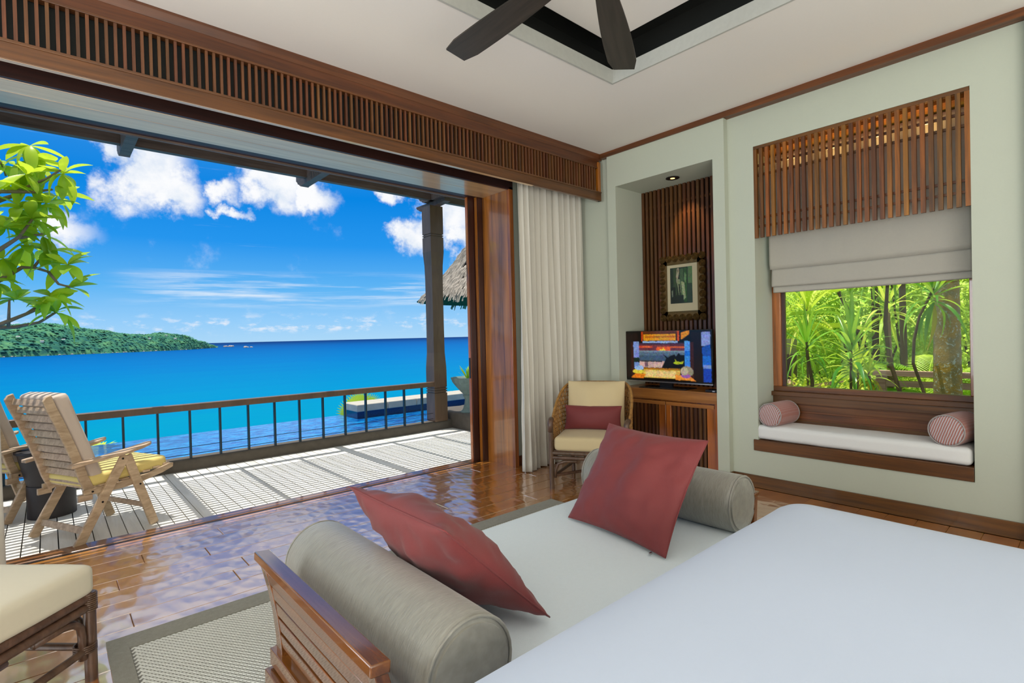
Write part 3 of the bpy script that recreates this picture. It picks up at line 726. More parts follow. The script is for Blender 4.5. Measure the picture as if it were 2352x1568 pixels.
build(MB().tube([(4.56, 2.32, .81), (4.6, 2.30, .86), (4.64, 2.296, .84), (4.7, 2.30, .80)], .003, 6), 'cable', 'pipewhite', bx, smooth=180)

# framed picture with coil medallions
pf = thing('framed_picture', 'framed dark green figure print in a bronze frame of coiled discs', 'picture', (4.88, 2.86, 1.45))
PXx = 4.895
py0, py1, pz0, pz1 = 2.60, 3.12, 1.46, 2.14
build(MB().box(PXx-.005, PXx+.012, py0+.02, py1-.02, pz0+.02, pz0+.10).box(PXx-.005, PXx+.012, py0+.02, py1-.02, pz1-.10, pz1-.02).box(PXx-.005, PXx+.012, py0+.02, py0+.09, pz0+.02, pz1-.02).box(PXx-.005, PXx+.012, py1-.09, py1-.02, pz0+.02, pz1-.02), 'frame', 'bronze', pf)
cm = MB(); prof = []
for i in range(14):
    r = .036*(1-i/13); prof.append((max(r, .0005), .004+.005*(i % 2)+.006*(i/13)))
cm.lathe([(.036, 0)]+prof, 20, M4=Matrix.Rotation(R_(-90), 4, 'Y'))
dm = mesh(cm, 'coil_disc', 'bronze', 30)
spots = []
for i in range(7): y = py0+.035+(py1-py0-.07)*i/6; spots += [(y, pz0+.035), (y, pz1-.035)]
for i in range(1, 8): z = pz0+.035+(pz1-pz0-.07)*i/8; spots += [(py0+.035, z), (py1-.035, z)]
for (y, z) in spots: inst('coil_disc', dm, pf, (PXx-.004, y, z))
build(B(PXx-.003, PXx+.004, py0+.085, py1-.085, pz0+.085, pz1-.085), 'mat_board', 'mat_board', pf)
G_ = [rc((34, 44, 34), 0, 0, 100, 130), rc((56, 72, 48), 14, 0, 30, 130), rc((20, 26, 22), 0, 70, 24, 130), rc((70, 92, 62), 44, 6, 60, 120), rc((48, 84, 40), 62, 4, 76, 126), rc((90, 116, 74), 80, 0, 100, 90), rc((44, 60, 46), 78, 60, 98, 128),
      ((176, 160, 136), [(32, 4), (40, 2), (42, 16), (36, 40), (30, 60), (28, 30)]), ((40, 44, 40), [(34, 8), (38, 6), (38, 16), (35, 18)]),
      ((138, 142, 112), [(30, 40), (44, 44), (50, 90), (40, 100), (34, 70)]), ((160, 166, 128), [(50, 50), (64, 56), (70, 110), (58, 120)]), ((20, 24, 22), [(38, 60), (44, 60), (48, 96), (42, 104)]),
      ((106, 132, 88), [(66, 20), (74, 30), (70, 60), (62, 44)]), rc((28, 34, 30), 4, 100, 60, 128), ((120, 124, 110), [(6, 84), (12, 80), (12, 104), (8, 106)])]
art('print', 'picture_print', pf, PXx-.0035, py0+.145, py1-.125, pz0+.18, pz1-.13, 100, 130, G_, 0)
build(B(PXx-.006, PXx-.0058, py0+.085, py1-.085, pz0+.085, pz1-.085), 'glass', 'pane', pf)
# ================================================================= FURNITURE
# curtains
def curtain(name, label, x0, x1, y0, z0, z1, folds, amp, seed, mat='curtain', lean=0, group=None, shiftb=0, narrow=1.0):
    mb = MB()
    nu = int(folds*14)
    def fn(u, v):
        z = z1+(z0-z1)*v
        wob = noise.noise(Vector((u*3+seed, v*1.3, seed)))
        ph = u*folds*2*math.pi+wob*2.6*v+seed
        a = amp*(.5+.6*v)*(.75+.9*noise.noise(Vector((u*folds*.7+seed, 3, v*.8))))
        x = x0+(x1-x0)*(u*(1-(1-narrow)*(1-v)))+lean*v+math.sin(ph*2)*.012*v
        y = y0+math.sin(ph)*a+noise.noise(Vector((u*14, v*9, seed)))*.008*v+shiftb*v
        return (x, y, z)
    mb.grid(fn, nu, 40)
    o = build(mb, name, mat, smooth=180, label=label, cat='curtain', group=group)
    s_ = o.modifiers.new('solid', 'SOLIDIFY'); s_.thickness = .003
    return o
curtain('drape', 'ivory full-length drape gathered between the door jamb and the corner', 3.56, 4.475, 3.80, .012, 3.10, 10, .048, 2.3, narrow=.98)
curtain('drape', 'narrow grey-white drape fold hanging closest to the door jamb', 3.44, 3.58, 3.755, .010, 3.08, 2.0, .04, 5.1, lean=.02)
curtain('drape', 'last narrow drape fold in the corner beside the niche wall', 4.42, 4.485, 3.90, .02, 3.08, 2, .02, 8.2)
curtain('drape', 'white drape edge hanging at the left end of the terrace opening', -.75, -.215, 4.2, .01, 2.82, 5, .04, 1.2)

# --- rattan armchair (local frame: x to the viewer's right, y to the back)
def rattan_frame_front(t, w, yf, zt, sidepts=None):
    pass
ac = thing('rattan_armchair', 'woven rattan armchair with cream cushions in front of the drapes', 'armchair', (3.445, 2.93, 0), R_(-59.3))
hw = .325
def path(u):
    P5 = [(-.318, .0), (-.335, .16), (-.335, .34), (-.30, .52), (-.2, .63), (0, .67), (.2, .63), (.30, .52), (.335, .34), (.335, .16), (.318, .0)]
    f = u*(len(P5)-1); i = min(int(f), len(P5)-2); k = f-i
    p0 = P5[max(i-1, 0)]; p1 = P5[i]; p2 = P5[i+1]; p3 = P5[min(i+2, len(P5)-1)]
    c = lambda a, b, c_, d: .5*((2*b)+(c_-a)*k+(2*a-5*b+4*c_-d)*k*k+(3*b-a-3*c_+d)*k**3)
    return c(p0[0], p1[0], p2[0], p3[0]), c(p0[1], p1[1], p2[1], p3[1])
def rim(u):
    s_ = min(1, max(0, (min(u, 1-u)-.02)/.36)); s_ = s_*s_*(3-2*s_)
    return .575+(.875-.575)*s_
def shellp(u, z, off=0):
    x, y = path(u); fl_ = 1+.06*(z-.3); return (x*fl_*(1+off*2), (y-.1)*fl_+.1+off, z)
for sx in (-1, 1):
    build(MB().tube([(sx*hw, 0, 0), (sx*hw, 0, .3), (sx*(hw+.002), 0, .55)], .021, 10), 'front_leg', 'rattan', ac, smooth=50, local=True)
    build(MB().tube([(sx*(hw+.002), -.004, .50), (sx*(hw+.002), -.012, .575), (sx*(hw+.004), .01, .592), (sx*(hw+.01), .06, .60)], .024, 10), 'arm_knuckle', 'rattan', ac, smooth=180, local=True)
    build(MB().tube([(sx*.25, .60, 0), (sx*.262, .61, .3), (sx*.27, .63, .7)], .018, 8), 'back_leg', 'rattan', ac, smooth=50, local=True)
for z in (.315, .275): build(MB().tube([(-hw+.0, 0, z), (hw, 0, z)], .0175, 8), 'front_rail', 'rattan', ac, smooth=50, local=True)
for sx in (-1, 1):
    for z in (.315, .275): build(MB().tube([(sx*hw, 0, z), (sx*.26, .6, z)], .016, 8), 'side_rail', 'rattan', ac, smooth=50, local=True)
    build(MB().tube([(sx*(hw-.03), .0, .10), (sx*(hw-.035), 0, .17), (sx*(hw-.06), 0, .225), (sx*(hw-.12), 0, .245), (sx*.1, 0, .25)], .013, 8), 'corner_brace', 'rattan', ac, smooth=180, local=True)
    build(MB().tube([(sx*hw, 0, .10), (sx*.25, .6, .10)], .014, 8), 'stretcher', 'rattan', ac, smooth=50, local=True)
build(MB().tube([(-hw+.02, .02, .115), (.25, .58, .105)], .013, 8), 'stretcher', 'rattan', ac, smooth=50, local=True)
build(B(-.31, .31, .0, .6, .325, .338), 'seat_deck', 'rattan', ac, local=True)
wv = MB(); NU = 62
for i in range(NU+1):
    u = i/NU; top = rim(u); n = 12
    pts = [shellp(u, .31+(top-.31)*j/n, .006*(1 if (i+j) % 2 else -1)) for j in range(n+1)]
    wv.tube(pts, .0058, 4, cap=False)
for j in range(15):
    z0 = .335+j*.038
    pts = []
    for i in range(2*NU+1):
        u = i/(2*NU)
        if rim(u) < z0+.01:
            if len(pts) > 2: wv.tube(pts, .0058, 4, cap=False)
            pts = []; continue
        pts.append(shellp(u, z0, -.006*math.cos(math.pi*(i/2+j))))
    if len(pts) > 2: wv.tube(pts, .0058, 4, cap=False)
build(wv, 'woven_shell', 'weave', ac, kind='stuff', smooth=180, local=True)
build(MB().tube([shellp(i/50, rim(i/50)) for i in range(51)], .013, 8), 'rim_pole', 'weave', ac, smooth=180, local=True)
build(MB().rbox((0, .285, .395), (.30, .30, .062), .035, 16, bulge=.012, noi=.004), 'seat_cushion', 'cream', ac, smooth=180, local=True, weld=True, label='cream seat cushion')
MX = Matrix.Translation((.0, .475, .665)) @ Matrix.Rotation(R_(-13), 4, 'X')
build(MB().pillow(.54, .48, .17, 22, M4=MX, wr=.008, seed=3, corner=.02), 'back_cushion', 'cream', ac, smooth=180, local=True, weld=True, label='cream back cushion')
tl = thing('lumbar_pillow', 'small terracotta lumbar pillow on the rattan armchair', 'pillow', (3.445, 2.93, .458), R_(-59.3))
MX = Matrix.Translation((-.015, .375, .115)) @ Matrix.Rotation(R_(-12), 4, 'X')
build(MB().pillow(.53, .225, .13, 20, M4=MX, wr=.005, seed=11, corner=.05), 'cover', 'red', tl, smooth=180, local=True, weld=True)

# --- rattan ottoman bottom left
u_ = Vector((-.70, -.714)); v_ = Vector((-.714, .70))
ot = thing('rattan_ottoman', 'dark rattan ottoman with an ivory cushion beside the rug', 'ottoman', (.12+.30*(u_.x+v_.x), 2.73+.30*(u_.y+v_.y), 0), math.atan2(.7, -.714)+R_(0))
# local axes: x along v_, y along u_
A = .287
for sx in (-1, 1):
    for sy in (-1, 1):
        lg = build(MB().tube([(sx*A, sy*A, 0), (sx*A, sy*A, .355)], .022, 12), 'leg', 'rattan', ot, smooth=50, local=True)
        wr_ = MB(); wr2 = MB()
        for k in range(9): wr_.tube([(sx*A+.0245*math.cos(a*math.pi/6), sy*A+.0245*math.sin(a*math.pi/6), .285+k*.008) for a in range(13)], .004, 5, cap=False)
        for k in range(4): wr2.tube([(sx*A-sx*.012+.037*math.cos(a*math.pi/6), sy*A-sy*.012+.037*math.sin(a*math.pi/6), .125+k*.008) for a in range(13)], .004, 5, cap=False)
        build(wr_, 'binding', 'rattan', ot, smooth=180, local=True, kind='stuff'); build(wr2, 'binding', 'rattan', ot, smooth=180, local=True, kind='stuff')
for s_ in (-1, 1):
    for z in (.336, .298):
        build(MB().tube([(s_*A, -A, z), (s_*A, A, z)], .018, 10), 'rail', 'rattan', ot, smooth=50, local=True)
        build(MB().tube([(-A, s_*A, z), (A, s_*A, z)], .018, 10), 'rail', 'rattan', ot, smooth=50, local=True)
    build(MB().tube([(s_*A, -A, .13), (s_*A, A, .13)], .015, 10), 'stretcher', 'rattan', ot, smooth=50, local=True)
    build(MB().tube([(-A, s_*A, .13), (A, s_*A, .13)], .015, 10), 'stretcher', 'rattan', ot, smooth=50, local=True)
    for q in (-1, 1):
        build(MB().tube([(s_*A, q*(A-.036), .10), (s_*A, q*(A-.036), .19), (s_*A, q*(A-.045), .235), (s_*A, q*(A-.075), .262), (s_*A, q*(A-.12), .272), (s_*A, q*.05, .275)], .0145, 8), 'corner_brace', 'rattan', ot, smooth=180, local=True)
        build(MB().tube([(q*(A-.036), s_*A, .10), (q*(A-.036), s_*A, .19), (q*(A-.045), s_*A, .235), (q*(A-.075), s_*A, .262), (q*(A-.12), s_*A, .272), (q*.05, s_*A, .275)], .0145, 8), 'corner_brace', 'rattan', ot, smooth=180, local=True)
build(B(-A, A, -A, A, .335, .348), 'deck', 'rattan', ot, local=True)
build(MB().rbox((0, 0, .408), (.305, .305, .06), .028, 20, top=.012, noi=.003), 'cushion', 'creamw', ot, smooth=180, local=True, weld=True, label='ivory cushion with piped edges')

# --- daybed at the foot of the bed
db = thing('daybed', 'teak daybed with flared slatted arms at the foot of the bed', 'daybed', (1.55, 1.45, 0))
def armprof(z):
    t = max(0, (z-.30)/.36); return -.055*t*t
for sx, xo in ((1, .545), (-1, 2.52)):
    hz = lambda z: z if sx == 1 or z < .3 else .3+(z-.3)*.74
    fl2 = 1 if sx == 1 else .35
    for (ya, yb) in ((1.775, 1.825), (1.02, 1.07) if sx == 1 else (1.105, 1.15)):
        poly = []
        zz = [.0, .15, .30, .38, .46, .54, .60, .645]
        for z in zz: poly.append((xo+sx*fl2*armprof(z), hz(z)))
        for z in reversed(zz): poly.append((xo+sx*(fl2*armprof(z)+.032+(.012 if z < .3 else 0)), hz(z)))
        build(MB().prism(poly, 'y', ya, yb), 'arm_post', 'daybed', db, bevel=.003)
    dx = 0 if sx == 1 else -.036
    poly = [(xo+sx*(-.062-dx), hz(.643)), (xo+sx*(-.015-dx), hz(.637)), (xo+sx*(-.012-dx), hz(.665)), (xo+sx*(-.060-dx), hz(.671))]
    build(MB().prism(poly, 'y', 1.012 if sx == 1 else 1.10, 1.83), 'arm_rail', 'daybed', db, bevel=.004)
    for z in (.597, .543, .488, .433, .378):
        a = xo+sx*(fl2*armprof(z)+.005); z = hz(z); YA = 1.07 if sx == 1 else 1.12; h_ = .0225 if sx == 1 else .016
        build(MB().add([(a, YA, z-h_), (a+sx*.014, YA, z-h_), (a+sx*.014, 1.775, z-h_), (a, 1.775, z-h_), (a-sx*.006, YA, z+h_), (a+sx*.008, YA, z+h_), (a+sx*.008, 1.775, z+h_), (a-sx*.006, 1.775, z+h_)],
              [(0, 3, 2, 1), (4, 5, 6, 7), (0, 1, 5, 4), (1, 2, 6, 5), (2, 3, 7, 6), (3, 0, 4, 7)]), 'arm_slat', 'daybed', db, bevel=.002)
    build(B(min(xo-.012*sx, xo+.05*sx), max(xo-.012*sx, xo+.05*sx), 1.0, 1.86, .27, .325), 'end_rail', 'daybed', db, bevel=.003)
    build(B(min(xo-.03*sx, xo+.05*sx), max(xo-.03*sx, xo+.05*sx), 1.0, 1.86, .19, .262), 'end_rail', 'daybed', db, bevel=.003)
for y in (1.01, 1.95): build(B(.58, 2.53, y-.015, y+.015, .19, .27), 'long_rail', 'daybed', db, bevel=.003)
build(B(.57, 2.54, 1.03, 1.94, .245, .275), 'platform', 'daybed', db)
build(MB().rbox((1.555, 1.50, .345), (.965, .50, .075), .03, 26, top=.004), 'mattress', 'matt', smooth=180, label='pale blue-grey daybed mattress between the two grey bolsters', cat='mattress', weld=True)
bolster('grey_bolster', (.745, 1.48, .545), .130, .465, R_(90), 'greyfab', 'grey shimmering bolster at the near left end of the daybed', n=56, ro=.018)
bolster('grey_bolster', (2.385, 1.54, .545), .132, .43, R_(90), 'greyfab', 'grey shimmering bolster at the far right end of the daybed', n=56, ro=.018)
def frame_M(bl_, br_, tl_):
    """matrix for a pillow whose bottom left, bottom right and top left corners are given"""
    bl_, br_, tl_ = map(Vector, (bl_, br_, tl_)); X = (br_-bl_); Z = (tl_-bl_); w_ = X.length; h_ = Z.length; X.normalize(); Z = (Z-X*Z.dot(X)).normalized(); Y = Z.cross(X)
    c = bl_+X*w_/2+Z*h_/2
    return Matrix(((X.x, Y.x, Z.x, c.x), (X.y, Y.y, Z.y, c.y), (X.z, Y.z, Z.z, c.z), (0, 0, 0, 1))), w_, h_
def cushion(name, label, c3, t, seed):
    MX, w_, h_ = frame_M(*c3)
    root = thing(name, label, 'cushion', ((c3[0][0]+c3[1][0])/2, (c3[0][1]+c3[1][1])/2, min(c3[0][2], c3[1][2])))
    loc = WL[root]
    build(MB().pillow(w_, h_, t, 34, M4=Matrix.Translation(-loc) @ MX, wr=.013, seed=seed, corner=.06), 'cover', 'red', root, smooth=180, local=True, weld=True)
    n = 24; ring = []
    c_ = .06
    for side in range(4):
        for i in range(n):
            a = -1+2*i/n
            u, v = [(a, -1), (1, a), (-a, 1), (-1, -a)][side]
            x = u*w_/2*(1-c_*(1-v*v)*u*u); z = v*h_/2*(1-c_*(1-u*u)*v*v); ring.append((MX @ Vector((x, 0, z)))-loc)
    ring.append(ring[0])
    build(MB().tube(ring, .0028, 5, cap=False), 'seam', 'red', root, smooth=180, local=True)
    return root
cu1 = cushion('square_cushion', 'terracotta square cushion leaning on the far right grey bolster', [(1.93, 1.78, .435), (1.85, 1.18, .435), (2.21, 1.68, .868)], .15, 2)
build(MB().box(1.838, 1.856, 1.245, 1.252, .43, .438), 'zip_pull', 'silver', cu1)
cushion('square_cushion', 'terracotta square cushion leaning on the near left grey bolster', [(1.17, 1.77, .455), (1.17, 1.17, .455), (.785, 1.79, .83)], .21, 7)

# --- bed
bed = thing('bed', 'wide bed under a smooth white duvet in the foreground', 'bed', (1.3, -.2, 0))
build(B(.36, 2.17, -1.25, .80, .10, .36), 'bed_base', 'daybed', bed, bevel=.01)
for x in (.42, 2.11):
    for y in (-1.18, .72): build(B(x-.04, x+.04, y-.04, y+.04, 0, .10), 'leg', 'daybed', bed)
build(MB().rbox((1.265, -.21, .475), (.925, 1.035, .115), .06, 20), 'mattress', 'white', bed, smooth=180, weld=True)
def duvet():
    mb = MB(); x0, x1, y0, y1 = .315, 2.225, -1.27, .872; zt, zb = .690, .30; R0 = .13; N = 76
    rings = []
    cx, cy = (x0+x1)/2, (y0+y1)/2; hx, hy = (x1-x0)/2, (y1-y0)/2
    def outline(t, grow, rad):
        # rounded rectangle perimeter
        a = hx+grow; b_ = hy+grow; r = max(rad+grow, .01)
        segs = [(2*(b_-r), 'r'), (math.pi*r/2, 'c1'), (2*(a-r), 't'), (math.pi*r/2, 'c2'), (2*(b_-r), 'l'), (math.pi*r/2, 'c3'), (2*(a-r), 'b'), (math.pi*r/2, 'c4')]
        T = t*8; k = int(T) % 8; f = T-int(T)
        if k == 0: return cx+a, cy-b_+r+2*(b_-r)*f
        if k == 1: an = f*math.pi/2; return cx+a-r+r*math.cos(an), cy+b_-r+r*math.sin(an)
        if k == 2: return cx+a-r-2*(a-r)*f, cy+b_
        if k == 3: an = math.pi/2+f*math.pi/2; return cx-a+r+r*math.cos(an), cy+b_-r+r*math.sin(an)
        if k == 4: return cx-a, cy+b_-r-2*(b_-r)*f
        if k == 5: an = math.pi+f*math.pi/2; return cx-a+r+r*math.cos(an), cy-b_+r+r*math.sin(an)
        if k == 6: return cx-a+r+2*(a-r)*f, cy-b_
        an = 1.5*math.pi+f*math.pi/2; return cx+a-r+r*math.cos(an), cy-b_+r+r*math.sin(an)
    prof = [(-.8, .018), (-.5, .018), (-.3, .014), (-.2, .010), (-.14, .004), (-.10, -.003), (-.068, -.012), (-.042, -.026), (-.022, -.045), (-.008, -.07), (0, -.10), (.004, -.16), (.006, -.25), (.008, -.36)]
    nper = 160
    for (g, dz) in prof:
        for i in range(nper):
            t = i/nper; x, y = outline(t, g, .14)
            z = zt+dz+noise.noise(Vector((x*2.2, y*2.2, 1)))*.006
            if dz < -.09: q = noise.noise(Vector((x*9, y*9, dz*2)))*.012*min(1, -dz*4); x += q; y += q
            mb.v.append((x, y, z))
    for r in range(len(prof)-1):
        for i in range(nper): i2 = (i+1) % nper; mb.f.append((r*nper+i, (r+1)*nper+i, (r+1)*nper+i2, r*nper+i2))
    mb.f.append(tuple(range(nper)))
    return mb
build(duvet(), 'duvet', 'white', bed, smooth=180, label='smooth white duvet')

# --- rug with woven field
rug = thing('woven_rug', 'grey woven rug with a flat border under the daybed', 'rug', (1.6, 1.6, 0))
rx0, rx1, ry0, ry1 = .165, 3.05, .25, 3.0
M['rugb'] = fabric('rug_border', lin(170, 168, 154), 500, .95, .6, .12, .1, col2=lin(110, 108, 98))
M['rugf'] = fabric('rug_ground', lin(134, 134, 126), 300, .95, .5, .1)
M['rugw'] = fabric('rug_weave', lin(222, 224, 218), 500, .9, .3, .05, .1, col2=lin(190, 192, 186))
build(MB().box(rx0, rx1, ry1-.13, ry1, .0, .009).box(rx0, rx1, ry0, ry0+.1, .0, .009).box(rx0, rx0+.075, ry0+.1, ry1-.13, 0, .009).box(rx1-.075, rx1, ry0+.1, ry1-.13, 0, .009), 'border', 'rugb', rug)
build(B(rx0+.075, rx1-.075, ry0+.1, ry1-.13, 0, .004), 'ground', 'rugf', rug)
rw = MB()
px_, py_ = .021, .0155
i = 0
yy = ry1-.14
while yy > .9:
    x = rx0+.085+(.5*px_ if i % 2 else 0)
    xe = .86 if yy < 1.9 else 3.0-.03
    while x < xe:
        for (dx, s_) in ((0, 1), (px_*.5, -1)):
            c_ = Vector((x+dx, yy, .0)); d = Vector((.0062, s_*.0052, 0)); nrm = Vector((-s_*.0028, .0032, 0))
            z0, z1 = .004, .0088
            vs = [c_-d-nrm+Vector((0, 0, z0)), c_+d-nrm+Vector((0, 0, z0)), c_+d+nrm+Vector((0, 0, z0)), c_-d+nrm+Vector((0, 0, z0)), c_-d*.7+Vector((0, 0, z1)), c_+d*.7+Vector((0, 0, z1))]
            rw.add(vs, [(0, 1, 5, 4), (2, 3, 4, 5), (1, 2, 5), (3, 0, 4)])
        x += px_
    yy -= py_; i += 1
build(rw, 'woven_field', 'rugw', rug, kind='stuff')
# ================================================================= TERRACE
dk = struct(B(-3.5, 6.2, 4.64, 6.56, -.2, -.06), 'terrace_deck', 'dark')
dmesh = mesh(B(-.0445, .0445, -.95, .95, 0, .03), 'plank', 'deck')
for i in range(-34, 54): 
    x = .79+.0955*i+.0475
    inst('plank', dmesh, dk, (x, 4.645+.95, -.05+rnd.uniform(-.001, .001)))
cbm = MB().prism([(6.54, -.2), (6.54, .07), (6.552, .094), (6.575, .102), (6.74, .10), (6.76, .085), (6.76, -.5), (6.70, -.5)], 'x', -3.5, 4.72)
kerb = build(cbm, 'pool_kerb', 'stone', label='low dark stone kerb under the balustrade', cat='kerb', bevel=.004)
# balustrade
bal = thing('balustrade', 'dark balustrade with a flat timber handrail and thin steel uprights', 'railing', (1, 6.6, .1))
build(B(-3.4, 4.33, 6.555, 6.645, .622, .692), 'handrail', 'rail', bal, bevel=.006)
bme = mesh(B(-.010, .010, -.02, .02, 0, .524), 'upright', 'bluemetal')
for k in range(-12, 14): inst('upright', bme, bal, (.264+.293*k, 6.6, .10))
for z in (.225, .145): build(MB().tube([(-3.4, 6.6, z), (4.3, 6.6, z)], .0035, 6), 'wire', 'black', bal)
# verandah post
po = thing('verandah_post', 'dark carved square timber post at the end of the balustrade', 'post', (4.37, 6.66, .1))
def sqlathe(prof, c, rot=0):
    mb = MB()
    for i, (h_, z) in enumerate(prof):
        for a, b_ in ((-1, -1), (1, -1), (1, 1), (-1, 1)): mb.v.append((c[0]+a*h_, c[1]+b_*h_, z))
    for i in range(len(prof)-1):
        for k in range(4): k2 = (k+1) % 4; mb.f.append((i*4+k, i*4+k2, i*4+4+k2, i*4+4+k))
    mb.f.append((3, 2, 1, 0)); n = len(prof)-1; mb.f.append((n*4, n*4+1, n*4+2, n*4+3)); return mb
pr = [(.108, .10), (.112, .12), (.112, .52), (.100, .522), (.100, .534), (.112, .536), (.112, .556), (.100, .558), (.100, .57), (.112, .572), (.112, .592), (.100, .594), (.100, .604), (.110, .606), (.110, .85), (.108, .92), (.096, 1.12), (.094, 1.5), (.094, 2.2), (.098, 2.42), (.112, 2.62), (.112, 2.84), (.100, 2.842), (.100, 2.852), (.112, 2.854), (.112, 2.872), (.100, 2.874), (.100, 2.884), (.112, 2.886), (.112, 3.30)]
build(sqlathe(pr, (4.37, 6.655)), 'shaft', 'rail', po)
bkt = [(6.25, 3.31), (6.25, 3.36), (7.02, 3.36), (7.02, 3.345), (6.99, 3.315), (6.965, 3.312), (6.94, 3.29), (6.90, 3.275), (6.86, 3.288), (6.80, 3.27)]
build(MB().prism([(a-.0, b_) for a, b_ in bkt], 'x', 4.32, 4.42), 'bracket', 'perg', po)
# pergola over the terrace
pg = thing('pergola', 'grey-brown timber pergola with fine cross slats over the terrace', 'pergola', (1.5, 5.6, 3.3))
build(B(-3.5, 5.6, 6.50, 6.58, 3.36, 3.60), 'beam', 'perg', pg, bevel=.004)
build(B(-3.5, 5.6, 4.60, 4.66, 3.36, 3.60), 'wall_plate', 'perg', pg)
def rafter(x, w_, zb):
    poly = [(4.62, zb), (6.66, zb), (6.70, zb-.006), (6.74, zb+.012), (6.765, zb+.03), (6.80, zb+.04), (6.83, zb+.075), (6.86, zb+.09), (6.86, zb+.2), (4.62, zb+.2)]
    return build(MB().prism(poly, 'x', x-w_/2, x+w_/2), 'rafter', 'perg', pg)
for x in (-3.05, -1.2, .65, 2.495, 4.30): rafter(x, .095, 3.30 if x < 4.3 else 3.36)
for x in (-2.4, -1.8, -.6, 0.02, 1.27, 1.9, 3.1, 3.72, 4.9, 5.5): build(B(x-.022, x+.022, 4.62, 6.55, 3.50, 3.56), 'batten', 'perg', pg)
slm = mesh(B(-4.5, 4.5, -.0165, .0165, 0, .03), 'slat', 'perg')
y = 4.72
while y < 6.42: inst('slat', slm, pg, (1.05, y, 3.60)); y += .0715

# deck chairs (local frame: x forward, y to the chair's left)
def deck_chair(loc, rz, label):
    t = thing('deck_chair', label, 'chair', loc, rz)
    W2 = .262
    for sy in (-1, 1):
        y = sy*(W2+.012)
        rl = build(MB().bar((.005, y, .0), (.325, y, .565), .022, .062, (1, 0, 0)), 'rear_leg', 'chairw', t, local=True, bevel=.004)
        f_ = build(MB().bar((.515, y-sy*.002, .0), (.335, y-sy*.002, .56), .022, .062, (1, 0, 0)), 'front_leg', 'chairw', t, local=True, bevel=.004)
        poly = []
        ys = [(-.03, .548, .03), (.02, .556, .034), (.12, .566, .038), (.22, .574, .044), (.32, .584, .05), (.42, .60, .046), (.48, .612, .03), (.50, .616, .012)]
        mb = MB(); n = len(ys)
        for (x, z, h_) in ys:
            for a, b_ in ((-1, -1), (1, -1), (1, 1), (-1, 1)): mb.v.append((x, y+sy*.008+a*h_, z+b_*.011+.008))
        for i in range(n-1):
            for k in range(4): k2 = (k+1) % 4; mb.f.append((i*4+k, i*4+k2, i*4+4+k2, i*4+4+k))
        mb.f += [(3, 2, 1, 0), ((n-1)*4, (n-1)*4+1, (n-1)*4+2, (n-1)*4+3)]
        build(mb, 'armrest', 'chairw', t, local=True, bevel=.004)
        # back stile, slightly curved
        st = MB(); pts = [(.12, .335), (.075, .45), (.045, .56), (.0, .70), (-.05, .84), (-.098, .96), (-.118, 1.02), (-.112, 1.045)]
        ys2 = sy*(W2-.03); n = len(pts)
        for i, (x, z) in enumerate(pts):
            h_ = .029 if i < n-1 else .016
            for a, b_ in ((-1, -1), (1, -1), (1, 1), (-1, 1)): st.v.append((x+b_*h_*.93, ys2+a*.012, z+b_*h_*.35))
        for i in range(n-1):
            for k in range(4): k2 = (k+1) % 4; st.f.append((i*4+k, i*4+k2, i*4+4+k2, i*4+4+k))
        st.f += [(3, 2, 1, 0), ((n-1)*4, (n-1)*4+1, (n-1)*4+2, (n-1)*4+3)]
        build(st, 'back_stile', 'chairw', t, local=True, bevel=.004)
        # seat rail with curved underside
        build(MB().prism([(.06, .335), (.06, .375), (.30, .375), (.50, .39), (.66, .43), (.685, .425), (.68, .395), (.60, .368), (.45, .338), (.30, .325)], 'y', sy*(W2-.012)-.010, sy*(W2-.012)+.010), 'seat_rail', 'chairw', t, local=True, bevel=.003)
        bt = MB()
        for (x, z) in ((.035, .56), (.30, .545), (.16, .27), (.415, .33), (.10, .36)): bt.lathe([(.001, 0), (.007, 0), (.007, .004), (.001, .005)], 10, M4=Matrix.Translation((x, y+sy*.011, z)) @ Matrix.Rotation(R_(-90*sy), 4, 'X'))
        build(bt, 'bolts', 'black', t, local=True, kind='stuff')
        build(B(.03, .115, sy*(W2-.012)-.01, sy*(W2-.012)+.01, .30, .345), 'ratchet_block', 'chairw', t, local=True, bevel=.003)
    for i in range(11):
        s_ = (i+.35)/11; z = .40+s_*.63; x = .10-s_*.215+.012*math.sin(s_*math.pi)
        build(MB().bar((x, -W2+.04, z), (x, W2-.04, z), .016, .043, (.3, 0, 1)), 'back_slat', 'chairw', t, local=True, bevel=.003)
    for i in range(8):
        s_ = i/7; x = .12+s_*.52; z = .378+(.05*max(0, s_-.4)/.6)
        build(B(x-.025, x+.025, -W2+.02, W2-.02, z-.008, z+.008), 'seat_slat', 'chairw', t, local=True, bevel=.003)
    build(MB().bar((.06, -W2, .095), (.06, W2, .095), .02, .045, (.4, 0, 1)), 'rear_stretcher', 'chairw', t, local=True, bevel=.003)
    build(MB().bar((.465, -W2, .155), (.465, W2, .155), .018, .036, (0, 0, 1)), 'front_stretcher', 'chairw', t, local=True, bevel=.003)
    build(MB().rbox((.40, 0, .425), (.285, .235, .042), .03, 14, bulge=.012, noi=.003, M4=Matrix.Translation((0, 0, -.018)) @ Matrix.Rotation(R_(-4), 4, 'Y')), 'seat_cushion', 'yellow', t, smooth=180, local=True, weld=True, label='yellow seat cushion')
    MX = Matrix.Translation((.068, 0, .73)) @ Matrix.Rotation(R_(-18.5), 4, 'Y')
    build(MB().rbox((0, 0, 0), (.048, .225, .335), .03, 14, M4=MX, noi=.003), 'back_cushion', 'beigeback', t, smooth=180, local=True, weld=True, label='beige back cushion')
    return t
deck_chair((.0, 4.865, -.02), R_(25), 'weathered teak deck chair nearest the door with a yellow seat cushion')
deck_chair((-.44, 5.86, -.02), R_(37), 'weathered teak deck chair half cut off at the left edge of the photo')
